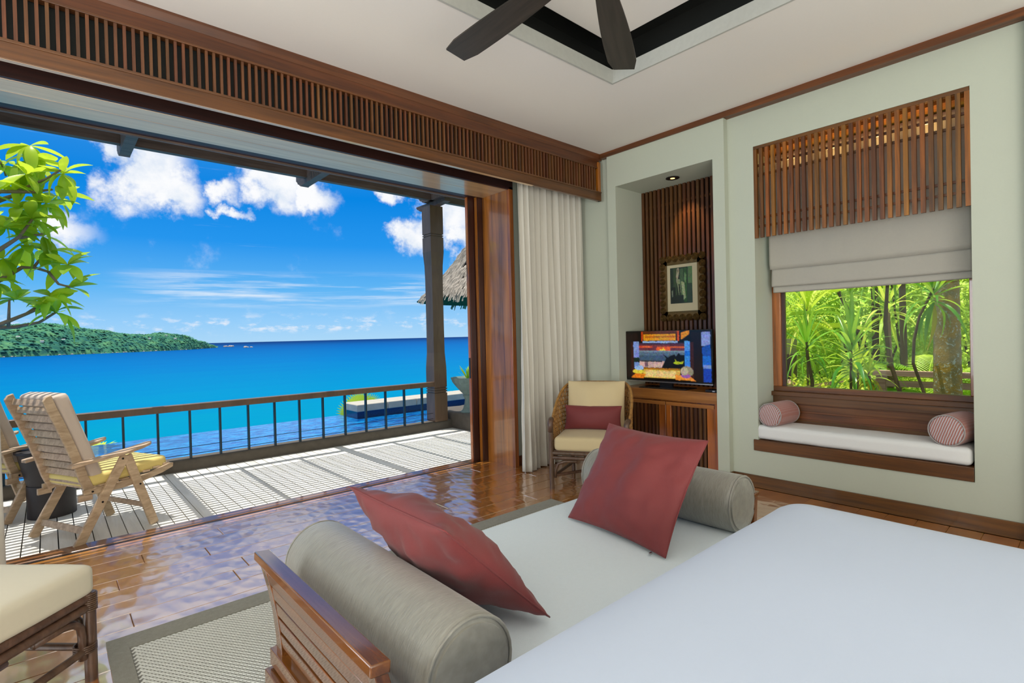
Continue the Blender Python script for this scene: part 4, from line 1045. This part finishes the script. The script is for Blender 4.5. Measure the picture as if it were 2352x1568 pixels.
dt = thing('drum_table', 'dark pedestal drum table between the two deck chairs', 'table', (.0, 5.72, -.02))
build(MB().lathe([(.215, .50), (.222, .505), (.222, .525), (.215, .53)], 40, (0, 5.72, 0)), 'top', 'stoolm', dt, smooth=40)
build(MB().lathe([(.15, .24), (.165, .30), (.19, .42), (.205, .50)], 40, (0, 5.72, 0)), 'bowl', 'stoolm', dt, smooth=40)
build(MB().lathe([(.155, -.02), (.155, .24)], 40, (0, 5.72, 0)), 'base', 'stoolm', dt, smooth=40)

# ---- pool
M['poolwater'], t_, b_ = base('pool_water')
pos = t_.new('ShaderNodeNewGeometry').outputs['Position']
n = t_.noise(t_.mapping(pos, sc=(1, 2.2, 1)), 5.5, 4, .6, dist=.6)
t_.l.new(t_.mix(t_.smooth(n, .35, .68), lin(2, 70, 148), lin(20, 142, 206)), b_.inputs['Base Color']); b_.inputs['Roughness'].default_value = .06; b_.inputs['IOR'].default_value = 1.33
bump(t_, b_, n, .5, .03)
build(MB().box(-7, 4.16, 6.76, 9.62, -.9, -.085).box(4.16, 7.35, 6.76, 8.94, -.9, -.085), 'pool_water', 'poolwater', label='rippled blue pool water running to the infinity edge', cat='water')
build(MB().box(4.16, 10, 8.94, 9.4, -1.2, .04), 'pool_wall', 'pooltile', label='dark blue tiled pool wall under the pale coping', cat='wall')
cop = thing('pool_coping', 'pale stone coping on the raised far edge of the pool', 'coping', (6, 9.1, .04))
for i in range(7):
    x = 4.13+i*.62; build(B(x, x+.61, 8.88, 9.46, .04, .17), 'coping_stone', 'coping', cop, bevel=.012)
for i in range(3): build(B(7.3, 7.86, 8.3-.62*i, 8.9-.62*i-.005, .04, .17), 'coping_stone', 'coping', cop, bevel=.012)
build(B(7.35, 7.8, 6.9, 8.9, -1.0, .04), 'return_wall', 'pooltile', cop)
build(B(-7.4, 4.16, 9.62, 9.70, -1.2, -.095), 'infinity_lip', 'pooltile', label='thin dark infinity lip along the sea side of the pool', cat='kerb')
# stone block beside the post with urn
build(MB().rbox((5.32, 6.42, .065), (.76, .74, .150), .05, 12, noi=.02, ns=3), 'stone_plinth', 'stone', smooth=40, weld=True, label='rough stone plinth under the verdigris urn', cat='plinth')
ur = thing('garden_urn', 'pale verdigris fluted urn on the stone plinth', 'urn', (4.72, 6.34, .205))
prof = [(q*1.12, z_*1.13) for q, z_ in [(.105, 0), (.11, .02), (.085, .035), (.07, .06), (.052, .12), (.045, .17), (.05, .20), (.07, .235), (.06, .25), (.10, .29), (.16, .36), (.205, .42), (.215, .45), (.222, .46), (.222, .475), (.20, .475), (.17, .44), (.001, .43)]]
build(MB().lathe(prof, 64, (4.72, 6.34, .205), flute=.035), 'bowl', 'urn', ur, smooth=45)
al = thing('aloe_plant', 'spiky green aloe growing in the verdigris urn', 'plant', (4.72, 6.34, .70))
def strap_leaf(L, w_, droop, n=7, fold=.25, tip=True):
    mb = MB(); vs = []
    for i in range(n+1):
        s_ = i/n; x = L*s_*(1-.18*droop*s_); z = L*(.0*s_)-droop*L*.55*s_*s_*s_; ww = w_*(math.sin(math.pi*min(1, (s_*.92+.1)))**.8)*(1-.15*s_)/2
        if i == n: ww = .0008
        vs += [(x, -ww, z+ww*fold), (x, 0, z), (x, ww, z+ww*fold)]
    fs = []
    for i in range(n): a = i*3; fs += [(a, a+3, a+4, a+1), (a+1, a+4, a+5, a+2)]
    return mb.add(vs, fs)
def orient(loc, d, roll=0, sc=1, upv=(0, 0, 1)):
    d = Vector(d).normalized(); u = Vector(upv)
    if abs(d.dot(u)) > .97: u = Vector((1, 0, .1))
    s_ = u.cross(d).normalized(); u2 = d.cross(s_)
    m = Matrix(((d.x, s_.x, u2.x, 0), (d.y, s_.y, u2.y, 0), (d.z, s_.z, u2.z, 0), (0, 0, 0, 1)))
    return Matrix.Translation(loc) @ m @ Matrix.Rotation(roll, 4, 'X') @ Matrix.Scale(sc, 4)
alm = mesh(strap_leaf(.26, .035, .1, 6), 'leaf', 'midg', 180)
for k in range(14):
    a = k*2.4; e = R_(40+40*(k/14)); d = (math.cos(a)*math.cos(e), math.sin(a)*math.cos(e), math.sin(e))
    inst('leaf', alm, al, (4.72, 6.34, .70), M4=orient(Vector((0, 0, 0)), d, 0, .7+.4*rnd.random()))
# shrubs outside the balustrade
def rosette_bush(name, label, loc, n, L, w_, mat, emin=10, emax=80, droop=.5, stem=0):
    t = thing(name, label, 'plant', loc)
    ms = [mesh(strap_leaf(L*q, w_, droop, 7), 'leaf', mat, 180) for q in (.8, 1.0)]
    for k in range(n):
        a = k*2.399+rnd.uniform(-.2, .2); e = R_(emin+(emax-emin)*(k/n)); d = (math.cos(a)*math.cos(e), math.sin(a)*math.cos(e), math.sin(e))
        inst('leaf', ms[k % 2], t, loc, M4=orient(Vector((0, 0, stem)), d, rnd.uniform(-.3, .3), rnd.uniform(.75, 1.1)))
    return t
rosette_bush('lime_shrub', 'lime green leafy shrub tips showing behind the deck chair armrest', (.55, 9.85, -.28), 26, .38, .11, 'lime', 10, 75)
for k, (dx, dz) in enumerate(((-.0, 0), (.35, -.02), (-.3, -.05))):
    pass
fp = thing('fan_palm', 'bright yellow-green fan palm leaves behind the end of the pool coping', 'plant', (4.6, 10.0, -.5))
for (fx, fy, fz, sc, tilt) in ((4.5, 9.98, -.12, .85, 22), (4.72, 10.1, -.02, .9, -4), (5.0, 10.15, -.06, .7, -24)):
    mb = MB(); n = 18
    for k in range(n):
        a = R_(90+tilt)+R_(-80+160*k/(n-1)); L = .42*sc; d = Vector((math.cos(a), -.25, math.sin(a))).normalized(); s_ = Vector((-d.z, 0, d.x))*.022*sc
        c = Vector((fx, fy, fz)); mb.add([c, c+d*L*.6+s_, c+d*L, c+d*L*.6-s_], [(0, 1, 2, 3)])
    mb.tube([(fx, fy, fz), (fx-.05, fy+.1, fz-.5)], .012, 6)
    build(mb, 'fan_leaf', 'lime', fp)

# ---- thatched hut roof
th = thing('thatched_roof', 'grey thatched conical roof rising behind the verandah post', 'roof', (12.9, 15.6, 1.0))
M['thatch'] = plain('thatch', lin(168, 156, 140), .95, nscale=7, bs=.9, var=.35)
M['thatchd'] = plain('thatch_dark', lin(92, 80, 62), .95, nscale=7, bs=.9, var=.35)
TC = Vector((12.75, 15.2, 0)); RE = 3.05; ZE, ZA = 2.72, 6.6
build(MB().lathe([(RE*(1-q/12)**1.15*.97+.01, ZE+(ZA-ZE)*q/12*(.75+.25*q/12)-.05) for q in range(13)], 48, (TC.x, TC.y, 0), cap=False), 'roof_shell', 'thatchd', th, smooth=60)
ts = MB(); rr = random.Random(4)
for row in range(34):
    s_ = row/34
    for k in range(int(230*(1-s_*.85))):
        a = rr.uniform(0, 2*math.pi)
        if math.sin(a-.7) > .75: continue
        def rp(q): 
            q = max(-.12, min(1, q)); r = RE*(1-q)**1.15 if q > 0 else RE*(1-q*.25); return r, ZE+(ZA-ZE)*q*(.75+.25*q)
        s2 = s_+rr.uniform(-.02, .02); r1, z1 = rp(s2+.05); r0, z0 = rp(s2-.05-rr.random()*.02)
        w_ = .025+.035*rr.random(); o_ = .03+.06*rr.random()
        c, s3 = math.cos(a), math.sin(a); p1 = Vector((TC.x+c*r1, TC.y+s3*r1, z1+.03)); p0 = Vector((TC.x+c*(r0+o_), TC.y+s3*(r0+o_), z0-.04*rr.random()-.02)); t3 = Vector((-s3, c, 0))*w_
        ts.add([p1-t3, p1+t3, p0+t3*.5, p0-t3*.5, (p0+p1)/2+Vector((c, s3, 1))*.05*rr.random()], [(0, 1, 4), (1, 2, 4), (2, 3, 4), (3, 0, 4)])
build(ts, 'thatch_bundles', 'thatch', th, kind='stuff')
build(MB().tube([(TC.x, TC.y, -2), (TC.x, TC.y, 6)], .12, 8), 'hut_post', 'rail', th)

# ---- frangipani at the left
tree = thing('frangipani_tree', 'broad-leaved green tree reaching in from the left edge', 'tree', (-2.4, 10.2, -3))
yb = 9.5
br = [[(-1.2, 2.7), (-.4, 3.29), (-.24, 3.41), (-.1, 3.66), (-.12, 3.98)], [(-1.2, 2.5), (-.41, 2.95), (-.18, 3.18)], [(-1.0, 2.2), (-.42, 2.61), (-.23, 2.78), (-.1, 3.02)], [(-.23, 2.78), (0, 2.86)],
      [(-1.1, 1.7), (-.43, 2.25), (-.22, 2.43), (-.11, 2.43), (.04, 2.66)], [(-.11, 2.43), (.08, 2.36), (.26, 2.44)], [(.04, 2.36), (.14, 2.19), (.26, 2.15)], [(-1.2, 1.2), (-.45, 1.65), (-.19, 1.8), (.03, 2.01)],
      [(-1.2, 1.2), (-.45, 1.62), (-.32, 1.62), (-.07, 1.68), (.1, 1.81)], [(-.37, 1.62), (-.35, 1.97)], [(-1.2, 2.7), (-.4, 3.35), (-.09, 3.4), (.11, 3.49)], [(-.8, 3.3), (-.39, 3.78), (-.35, 3.64)], [(-.19, 1.8), (.07, 1.95)], [(-.24, 3.41), (.05, 3.6), (.2, 3.72)]]
tr_ = random.Random(11)
for i, b_ in enumerate(br):
    dy = [.0+.28*math.sin(i*1.7+q*.6) for q in range(len(b_))]
    n = len(b_); pts = [(x, yb+dy[q]*(.4+.6*q/n), z) for q, (x, z) in enumerate(b_)]
    build(MB().tube(pts, [.034-.020*q/(n-1) for q in range(n)] if n > 3 else [.020-.008*q/(n-1) for q in range(n)], 8), 'branch', 'bark', tree, smooth=180)
build(MB().tube([(-2.4, 10.2, -3), (-2.2, 10.1, -.5), (-1.9, 9.9, .6), (-1.2, 9.5, 1.2)], [.16, .13, .09, .04], 10), 'trunk', 'bark', tree, smooth=180)
build(MB().tube([(-1.9, 9.9, .6), (-1.6, 9.7, 1.6), (-1.2, 9.5, 2.6), (-.8, 9.5, 3.3)], [.09, .07, .05, .03], 10), 'trunk', 'bark', tree, smooth=180)
def broad_leaf(L=.30, w_=.095, curl=.35):
    mb = MB(); n = 8; vs = []
    for i in range(n+1):
        s_ = i/n; ww = w_/2*(math.sin(math.pi*min(1, s_**1.25*.97+.03))**.75) if 0 < i < n else .003; x = L*s_; z = -curl*L*s_*s_
        vs += [(x, -ww, z+ww*.35), (x, 0, z), (x, ww, z+ww*.35)]
    fs = []
    for i in range(n): a = i*3; fs += [(a, a+3, a+4, a+1), (a+1, a+4, a+5, a+2)]
    return mb.add(vs, fs)
lm = [mesh(broad_leaf(.37, .145, c), 'leaf', 'leaf', 180) for c in (.15, .4, .7)]
tips = [(-.1, 4.04), (-.36, 3.78), (-.15, 3.62), (.22, 3.70), (.16, 3.45), (-.2, 3.18), (-.1, 3.03), (0, 2.86), (.05, 2.66), (.24, 2.45), (.25, 2.16), (-.28, 1.99), (.06, 2.02), (.1, 1.81), (-.17, 2.72), (.04, 3.28), (-.36, 2.88), (-.4, 2.53), (-.08, 3.85), (-.42, 3.45), (-.5, 2.2), (-.45, 3.1)]
for i, (x, z) in enumerate(tips):
    c = Vector((x, yb+.2*math.sin(i*1.9), z))
    for k in range(10):
        a = k*2.399+i; e = R_(tr_.uniform(-60, 55)); d = Vector((math.cos(a)*math.cos(e), math.sin(a)*math.cos(e), math.sin(e)))
        inst('leaf', lm[k % 3], tree, tuple(c), M4=orient(c-WL[tree], d, tr_.uniform(-.5, .5), tr_.uniform(.72, 1.12)))

# ---- sea, island, rocks
M['sea'], t_, b_ = base('sea_water')
pos = t_.new('ShaderNodeNewGeometry').outputs['Position']
s3 = t_.new('ShaderNodeSeparateXYZ'); t_.l.new(pos, s3.inputs[0])
dist = t_.m('SQRT', t_.m('ADD', t_.m('POWER', s3.outputs[0], 2), t_.m('POWER', s3.outputs[1], 2)))
lg = t_.m('LOGARITHM', dist, 10)
nz = t_.noise(t_.mapping(pos, sc=(.0035, .012, 1)), 1.0, 5, .6)
lg2 = t_.m('ADD', lg, t_.m('MULTIPLY', t_.m('SUBTRACT', nz, .5), .35))
r_ = t_.ramp(t_.m('DIVIDE', t_.m('SUBTRACT', lg2, 2.0), 2.4, clamp=True), [(0, lin(6, 124, 146)), (.22, lin(0, 124, 150)), (.34, lin(0, 114, 156)), (.5, lin(0, 98, 154)), (.7, lin(0, 80, 142)), (.88, lin(3, 56, 114)), (1, lin(3, 44, 96))])
t_.l.new(r_, b_.inputs['Base Color']); b_.inputs['Roughness'].default_value = .45; b_.inputs['IOR'].default_value = 1.06; b_.inputs['Specular IOR Level'].default_value = .05
bump(t_, b_, t_.noise(t_.mapping(pos, sc=(.02, .06, 1)), 1.0, 4, .6), .15, 1.0)
SEA = -55
seam = MB().add([(-90000, -20000, SEA), (90000, -20000, SEA), (90000, 120000, SEA), (-90000, 120000, SEA)], [(0, 1, 2, 3)])
build(seam, 'sea', 'sea', kind='structure')
M['forest'], t_, b_ = base('hazy_island_forest')
pos = t_.new('ShaderNodeNewGeometry').outputs['Position']
n = t_.noise(t_.mapping(pos, sc=(.012, .012, .03)), 1.0, 6, .65); n_b = t_.noise(pos, .0025, 3, .5)
c_ = t_.ramp(n, [(.34, lin(36, 84, 84)), (.5, lin(60, 112, 90)), (.66, lin(96, 144, 98))])  # forest greens lightened and blued, with distance haze put into the colour
t_.l.new(t_.mix(t_.m('MULTIPLY', t_.smooth(n_b, .5, .7), .5), c_, lin(76, 134, 96)), b_.inputs['Base Color']); b_.inputs['Roughness'].default_value = 1; b_.inputs['Specular IOR Level'].default_value = .05
bump(t_, b_, n, .5, 8)
isl = thing('island', 'long green forested headland across the bay', 'island', (300, 4700, SEA))
ridge = [(-14, 2.1), (-7.2, 1.95), (-4.1, 1.93), (-2.7, 1.72), (-1.19, 1.92), (-.15, 1.9), (.92, 1.77), (2.6, 1.43), (3.76, 1.23), (4.65, .95), (6.52, .88), (7.82, 1.02), (9.15, .79), (10.51, .32), (11.38, -.04), (12.3, -.44)]
bas = [(-14, -.78), (-7.25, -.77), (-2.76, -.76), (4.0, -.70), (9.79, -.60), (12.3, -.47)]
def ip(tab, a):
    for (a0, v0), (a1, v1) in zip(tab, tab[1:]):
        if a0 <= a <= a1: return v0+(v1-v0)*(a-a0)/(a1-a0)
    return tab[-1][1]
im = MB(); NA, NT_ = 300, 36
for i in range(NA):
    a = -14+26.3*i/(NA-1); ar = R_(a); D0 = 56.35/math.tan(R_(-ip(bas, a))); dep = 900*(min(1, (12.35-a)/6)**.6)+30
    Hr = 1.35+math.tan(R_(ip(ridge, a)))*(D0+dep*.55)-SEA
    for j in range(NT_):
        s_ = j/(NT_-1); D = D0+dep*s_
        p = Vector((math.sin(ar)*D, math.cos(ar)*D, 0))
        hh = Hr*math.sin(min(1, s_/.55)*math.pi/2)**.8 if s_ < .55 else Hr*math.cos((s_-.55)/.45*math.pi/2)
        bmp = (noise.noise(p*.012)*10+noise.noise(p*.035)*9+noise.noise(p*.004)*16)*min(1, hh/40)*(1 if s_ < .5 else .5)
        im.v.append((p.x, p.y, SEA+max(0, hh+bmp)-(2 if j == 0 else 0)))
for i in range(NA-1):
    for j in range(NT_-1): im.f.append((i*NT_+j, (i+1)*NT_+j, (i+1)*NT_+j+1, i*NT_+j+1))
build(im, 'hillside', 'forest', isl, smooth=180)
tm = MB(); r5 = random.Random(3)
ico = [Vector(v) for v in ((0, 0, 1), (.89, 0, .45), (.28, .85, .45), (-.72, .53, .45), (-.72, -.53, .45), (.28, -.85, .45))]
for k in range(6000):
    i = r5.randrange(NA-1); j = r5.randrange(1, 21); v = Vector(im.v[i*NT_+j]); r = r5.uniform(6, 13)*(.6 if v.z-SEA < 20 else 1)
    c = v+Vector((r5.uniform(-16, 16), r5.uniform(-24, 24), -r*.5)); q = len(tm.v)
    tm.v += [tuple(c+Vector((p.x, p.y, p.z*.95))*r) for p in ico]
    tm.f += [(q, q+1, q+2), (q, q+2, q+3), (q, q+3, q+4), (q, q+4, q+5), (q, q+5, q+1)]
build(tm, 'tree_canopy', 'forest', isl, kind='stuff', smooth=180)
M['shore'] = plain('shore_rock', lin(206, 186, 168), .95, nscale=.05, bs=.3, var=.2)
def rockpile(mb, c, n, s_, seed):
    q = random.Random(seed)
    for k in range(n):
        r = s_*q.uniform(.4, 1); mb.rbox((c[0]+q.uniform(-1, 1)*s_*2.2, c[1]+q.uniform(-1, 1)*s_, c[2]+r*.3), (r, r*.8, r*.6), r*.5, 3, noi=r*.2, ns=.1)
sh = MB()
for i in range(0, NA-1, 3):
    v = im.v[i*NT_]
    if r5.random() < .75: rockpile(sh, (v[0], v[1]-5, SEA+1), 1, 7, i)
build(sh, 'shore_rocks', 'shore', isl, kind='stuff')
def azpt(a, e): D = 56.35/math.tan(R_(-e)); return (math.sin(R_(a))*D, math.cos(R_(a))*D, SEA)
r1 = MB(); rockpile(r1, azpt(13.2, -.44), 9, 22, 5); build(r1, 'rock_islet', 'shore', label='low pale rocks just off the tip of the headland', cat='rock')
r1 = MB(); rockpile(r1, azpt(14.85, -.56), 8, 16, 8); build(r1, 'rock_islet', 'shore', label='separate pale rock islet right of the headland tip', cat='rock')
M['housew'] = plain('far_house_wall', lin(226, 220, 208), .9); M['houser'] = plain('far_house_roof', lin(168, 168, 160), .9)
HL = ['middle one of three tiny pale houses low on the left of the headland', 'right one of three tiny pale houses low on the left of the headland', 'left one of three tiny pale houses low on the left of the headland', 'tiny pale house high on the ridge above the headland tip', 'tiny pale house nearest the tip of the headland', 'tiny pale house half way along the headland']
for k, (a, j) in enumerate(((-.2, 4), (1.1, 4), (-1.6, 6), (8.2, 12), (8.9, 9), (7.0, 8))):
    i = int((a+14)/26.3*(NA-1)); v = Vector(im.v[i*NT_+j]); hs = thing('far_house', HL[k], 'house', tuple(v), 0, 'houses on the headland')
    build(B(v.x-8, v.x+8, v.y-12, v.y-4, v.z-2, v.z+8), 'wall', 'housew', hs)
    build(MB().prism([(v.y-14, v.z+8), (v.y-2, v.z+8), (v.y-8, v.z+13)], 'x', v.x-10, v.x+10), 'roof', 'houser', hs)

# ================================================================= GARDEN BEHIND THE WINDOW
build(MB().grid(lambda u, v: (5.3+u*22, -18+v*24.5, -.35-.03*u*22+noise.noise(Vector((u*9, v*12, 0)))*.2), 30, 40), 'garden_ground', 'soil', kind='structure', smooth=180)
sl2 = [mesh(strap_leaf(.62, .052, q, 8, .3), 'leaf', 'strap', 180) for q in (.15, .55, 1.1)]
sy2 = [mesh(strap_leaf(.55, .05, 1.3, 8, .3), 'leaf', 'yell', 180)]
sl3 = [mesh(strap_leaf(.62, .05, q, 8, .3), 'leaf', 'lime', 180) for q in (.3, .8)]
def dracaena(label, stempts, n, sc, emin=-30, emax=85, mats=None, yl_=0, seed=0, r0=.02, cat='plant', name='strap_leaf_plant', spread=.22):
    base_ = stempts[0]; t = thing(name, label, cat, base_); q = random.Random(seed)
    build(MB().tube(stempts, [r0-(r0*.35)*i/(len(stempts)-1) for i in range(len(stempts))], 8), 'stem', 'barkdark', t, smooth=180)
    c = Vector(stempts[-1])-Vector(base_); ms = mats or sl2
    for k in range(n):
        f = k/n; a = k*2.399+q.uniform(-.25, .25); e = R_(emin+(emax-emin)*f**.9+q.uniform(-6, 6)); d = (math.cos(a)*math.cos(e), math.sin(a)*math.cos(e), math.sin(e))
        me = ms[min(len(ms)-1, int((1-f)*len(ms)))]
        if k < yl_: me = sy2[0]
        inst('leaf', me, t, base_, M4=orient(c+Vector((0, 0, -spread*(1-f)*sc)), d, q.uniform(-.3, .3), sc*q.uniform(.8, 1.1)))
    return t
dracaena('strap-leaved plant nearest the left window frame', [(7.0, 2.36, -.4), (7.02, 2.37, .7), (7.0, 2.41, 1.0), (7.0, 2.42, 1.18)], 30, .82, seed=1, r0=.025)
dracaena('tall dark green strap-leaved plant in the middle of the window', [(7.0, 1.95, -.4), (7.0, 1.95, .7), (7.0, 1.94, 1.22)], 40, .98, seed=2, r0=.018, spread=.42)
dracaena('small strap-leaved plant with yellowing lower leaves', [(7.0, 1.76, -.4), (7.0, 1.75, .6), (7.0, 1.77, .84)], 24, .52, mats=sl3, yl_=6, seed=3, r0=.02)
dracaena('leaning thin-stemmed plant right of the window centre', [(7.1, 1.47, -.4), (7.1, 1.50, .6), (7.1, 1.60, 1.0), (7.1, 1.63, 1.4), (7.1, 1.60, 1.85), (7.1, 1.6, 2.2)], 26, .9, seed=4, r0=.024)
dracaena('curving thin-stemmed plant with leaves drooping over the big trunk', [(6.9, 1.22, -.4), (6.9, 1.24, .6), (6.9, 1.34, .95), (6.9, 1.33, 1.2), (6.9, 1.28, 1.45), (6.9, 1.19, 1.66), (6.9, 1.16, 1.74)], 30, .80, emin=-55, yl_=1, seed=5, r0=.017)
dracaena('strap-leaved plant low behind the middle stem', [(8.2, 2.2, -.5), (8.2, 2.2, .85)], 30, .8, mats=sl3, seed=6)
dracaena('lime strap-leaved plant behind at the upper left', [(9.0, 3.1, -.5), (9.0, 3.1, 1.7)], 34, 1.2, mats=sl3, seed=8)
dracaena('slim plant standing behind the small yellowing one', [(8.6, 1.9, -.5), (8.6, 1.95, 1.7)], 26, 1.0, mats=sl3, seed=9, r0=.045)
# big trunk
tk = thing('palm_trunk', 'thick ringed lichen-spotted tree trunk at the right of the window', 'tree', (7.3, 1.09, -.4))
M['trunk'], t_, b_ = base('lichen_trunk')
oc = t_.new('ShaderNodeTexCoord').outputs['Object']; n = t_.noise(oc, 9, 5, .6); n2_ = t_.noise(oc, 38, 4, .65)
cc = t_.mix(t_.smooth(n, .4, .6), lin(150, 134, 84), lin(176, 142, 60)); cc = t_.mix(t_.smooth(n2_, .56, .62), cc, lin(190, 194, 168))
t_.l.new(cc, b_.inputs['Base Color']); b_.inputs['Roughness'].default_value = .9; bump(t_, b_, n2_, .5, .02)
prof = []; z = -.4
k = 0
while z < 5: r = .132-.022*min(1, max(0, z)/1.8)+(.004 if k % 4 == 0 else 0); prof.append((r, z)); z += .045; k += 1
build(MB().lathe(prof, 28, (7.35, 1.125, 0)), 'trunk', 'trunk', tk, smooth=60)
# palm fronds
def frond(parent, p0, d, L, droop, mat, n=26, ll=.38, w_=.022, seed=0):
    mb = MB(); q = random.Random(seed); p0 = Vector(p0); d = Vector(d).normalized(); pts = [p0+d*L*(i/10)+Vector((0, 0, -droop*L*(i/10)**2)) for i in range(11)]
    mb.tube(pts, [.012-.009*i/10 for i in range(11)], 5)
    for i in range(n):
        s_ = (i+2)/(n+2); k = s_*10; a = int(min(9, k)); p = pts[a].lerp(pts[a+1], k-a); tg = (pts[a+1]-pts[a]).normalized(); sd = tg.cross(Vector((0, 0, 1))).normalized(); l = ll*math.sin(math.pi*(.15+.8*s_))
        for sg in (-1, 1):
            dd = (tg*.55+sd*sg*.9+Vector((0, 0, .15))).normalized(); e = p+dd*l+Vector((0, 0, -l*.25)); m_ = p+dd*l*.5; wv_ = tg*w_/2
            mb.add([p-wv_*.4, p+wv_*.4, m_+wv_, e, m_-wv_], [(0, 1, 2, 3, 4)])
    return build(mb, 'frond', mat, parent)
pp = thing('feather_palm', 'feathery palm with fine fronds at the upper left of the window', 'palm', (9.2, 3.9, -.5))
build(MB().tube([(9.2, 3.9, -.5), (9.2, 3.95, 1.2)], [.05, .035], 8), 'stem', 'barkdark', pp, smooth=180)
for k in range(11): a = k*2.399; e = .9-.06*k; frond(pp, (9.2, 3.95, 1.2), (math.cos(a)*math.cos(e), math.sin(a)*math.cos(e), math.sin(e)+.1), 1.9, .35, 'midg' if k % 2 else 'lime', seed=k, n=30, ll=.5)
pp = thing('feather_palm', 'feathery palm with low arching fronds behind the leaning stems', 'palm', (8.9, 1.6, -.5))
build(MB().tube([(8.9, 1.6, -.5), (8.9, 1.6, .35)], [.05, .035], 8), 'stem', 'barkdark', pp, smooth=180)
for k in range(12): a = k*2.399; e = 1.0-.07*k; frond(pp, (8.9, 1.6, .35), (math.cos(a)*math.cos(e), math.sin(a)*math.cos(e), math.sin(e)+.1), 1.35, .45, 'strap' if k % 2 else 'midg', seed=30+k, n=26)
# slim background trunks
for k, (x, y, r, lab) in enumerate(((10.5, 2.15, .055, 'slim dark trunk behind the middle of the window'), (12.0, 2.9, .07, 'grey slim trunk far behind the left plant'), (11.5, 1.25, .06, 'slim trunk beyond the big ringed trunk'))):
    t = thing('slim_tree', lab, 'tree', (x, y, -.6)); build(MB().tube([(x, y, -.6), (x+.05, y+.03, 2), (x, y+.1, 5)], [r, r*.85, r*.7], 8), 'trunk', 'barkdark', t, smooth=180)
# leafy background shrubs
def shrub(label, c, rad, n, mat, seed, ls=.12):
    q = random.Random(seed); t = thing('leafy_shrub', label, 'shrub', (c[0], c[1], -.6)); mb = MB()
    for k in range(n):
        v = Vector((q.gauss(0, 1), q.gauss(0, 1), q.gauss(0, 1))).normalized()*(q.random()**.4); p = Vector(c)+Vector((v.x*rad[0], v.y*rad[1], v.z*rad[2]))
        d = Vector((q.uniform(-1, 1), q.uniform(-1, 1), q.uniform(-.8, .5))).normalized(); s_ = d.cross(Vector((0, 0, 1))).normalized(); l = ls*q.uniform(.6, 1.4)
        mb.add([p, p+d*l*.5+s_*l*.22, p+d*l, p+d*l*.5-s_*l*.22], [(0, 1, 2, 3)])
    build(mb, 'foliage', mat, t, kind='stuff')
    st = MB()
    for k in range(5): st.tube([(c[0], c[1], -.6), (c[0]+q.uniform(-1, 1)*rad[0]*.5, c[1]+q.uniform(-1, 1)*rad[1]*.5, c[2])], .02, 5)
    build(st, 'branches', 'barkdark', t)
shrub('yellow-green shrub filling the far left of the window view', (12, 5.6, 1.6), (1.5, 2.2, 1.9), 5200, 'lime', 1)
shrub('leafy shrub in the middle distance behind the strap plants', (12.5, 3.2, 1.3), (1.4, 1.7, 1.6), 5000, 'midg', 2)
shrub('bright shrub right of centre behind the handrail', (13, 1.5, 1.7), (1.4, 1.6, 1.9), 5200, 'lime', 3, .14)
shrub('bright leafy tree crown high above the handrail', (12, 2.4, 4.2), (2.0, 4.2, 1.5), 6000, 'midg', 4, .18)
shrub('green shrub seen past the right side of the trunk', (10.5, .7, 1.2), (1.0, 1.0, 1.5), 3000, 'lime', 5, .1)
shrub('low yellow ground shrub under the strap plants', (9.2, 3.1, .05), (.9, 1.0, .55), 2200, 'lime', 6, .12)
shrub('distant green tree behind the far shrubs', (19, 6, 2.5), (3, 5.5, 4.0), 7000, 'midg', 7, .28)
shrub('low green shrub below the garden handrail', (9.6, 1.6, -.1), (.7, 1.3, .4), 2000, 'midg', 8, .1)
M['hill'], t_, b_ = base('hillside_green')
pos = t_.new('ShaderNodeNewGeometry').outputs['Position']; n = t_.noise(pos, 2.2, 6, .7)
t_.l.new(t_.ramp(n, [(.35, (.10, .26, .02, 1)), (.5, (.42, .62, .05, 1)), (.62, (.85, .95, .25, 1))]), b_.inputs['Base Color']); b_.inputs['Roughness'].default_value = .9; bump(t_, b_, n, .6, .2)
build(MB().grid(lambda u, v: (17+u*14+noise.noise(Vector((u*8, v*20, 3)))*.8, -16+v*26, -1.2+7.5*u+noise.noise(Vector((u*14, v*30, 0)))*1.1), 40, 90), 'wooded_slope', 'hill', kind='structure', smooth=180)
# garden handrail, post and little wall at the lower left
gr = thing('garden_handrail', 'weathered timber handrail crossing the garden behind the trunk', 'railing', (8.06, 1.0, -.5))
build(B(8.0, 8.12, -.9, 1.98, .72, .785), 'rail', 'gardenwood', gr); build(B(8.03, 8.09, -.9, 1.98, .585, .66), 'lower_rail', 'gardenwood', gr)
for y in (-.6, .75, 1.9): build(B(8.02, 8.10, y-.05, y+.05, -.6, .72), 'post', 'gardenwood', gr)
g2 = thing('stair_handrail', 'pale timber stair handrail with a capped post at the lower left', 'railing', (9, 3.3, -.5))
build(MB().bar((9.0, 3.32, .36), (9.0, 2.6, .55), .09, .05), 'rail', 'gardenwood', g2)
build(B(8.93, 9.07, 3.33, 3.47, -.6, .44), 'post', 'gardenwood', g2, bevel=.005); build(sqlathe([(.09, .44), (.09, .47), (.01, .53)], (9.0, 3.40)), 'post_cap', 'gardenwood', g2)
gw = thing('garden_outbuilding', 'pale green rendered outbuilding wall with a dark post behind the left plants', 'building', (11, 4.6, -.6))
M['render'] = plain('outbuilding_render', lin(186, 178, 120), .9, nscale=5)
build(B(10.9, 11.2, 4.05, 5.6, -.6, 1.15), 'wall', 'render', gw); build(B(10.75, 10.9, 3.95, 4.1, -.6, .86), 'post', 'rail', gw)
build(B(10.84, 10.9, 4.2, 5.2, .95, .97), 'pipe', 'black', gw)
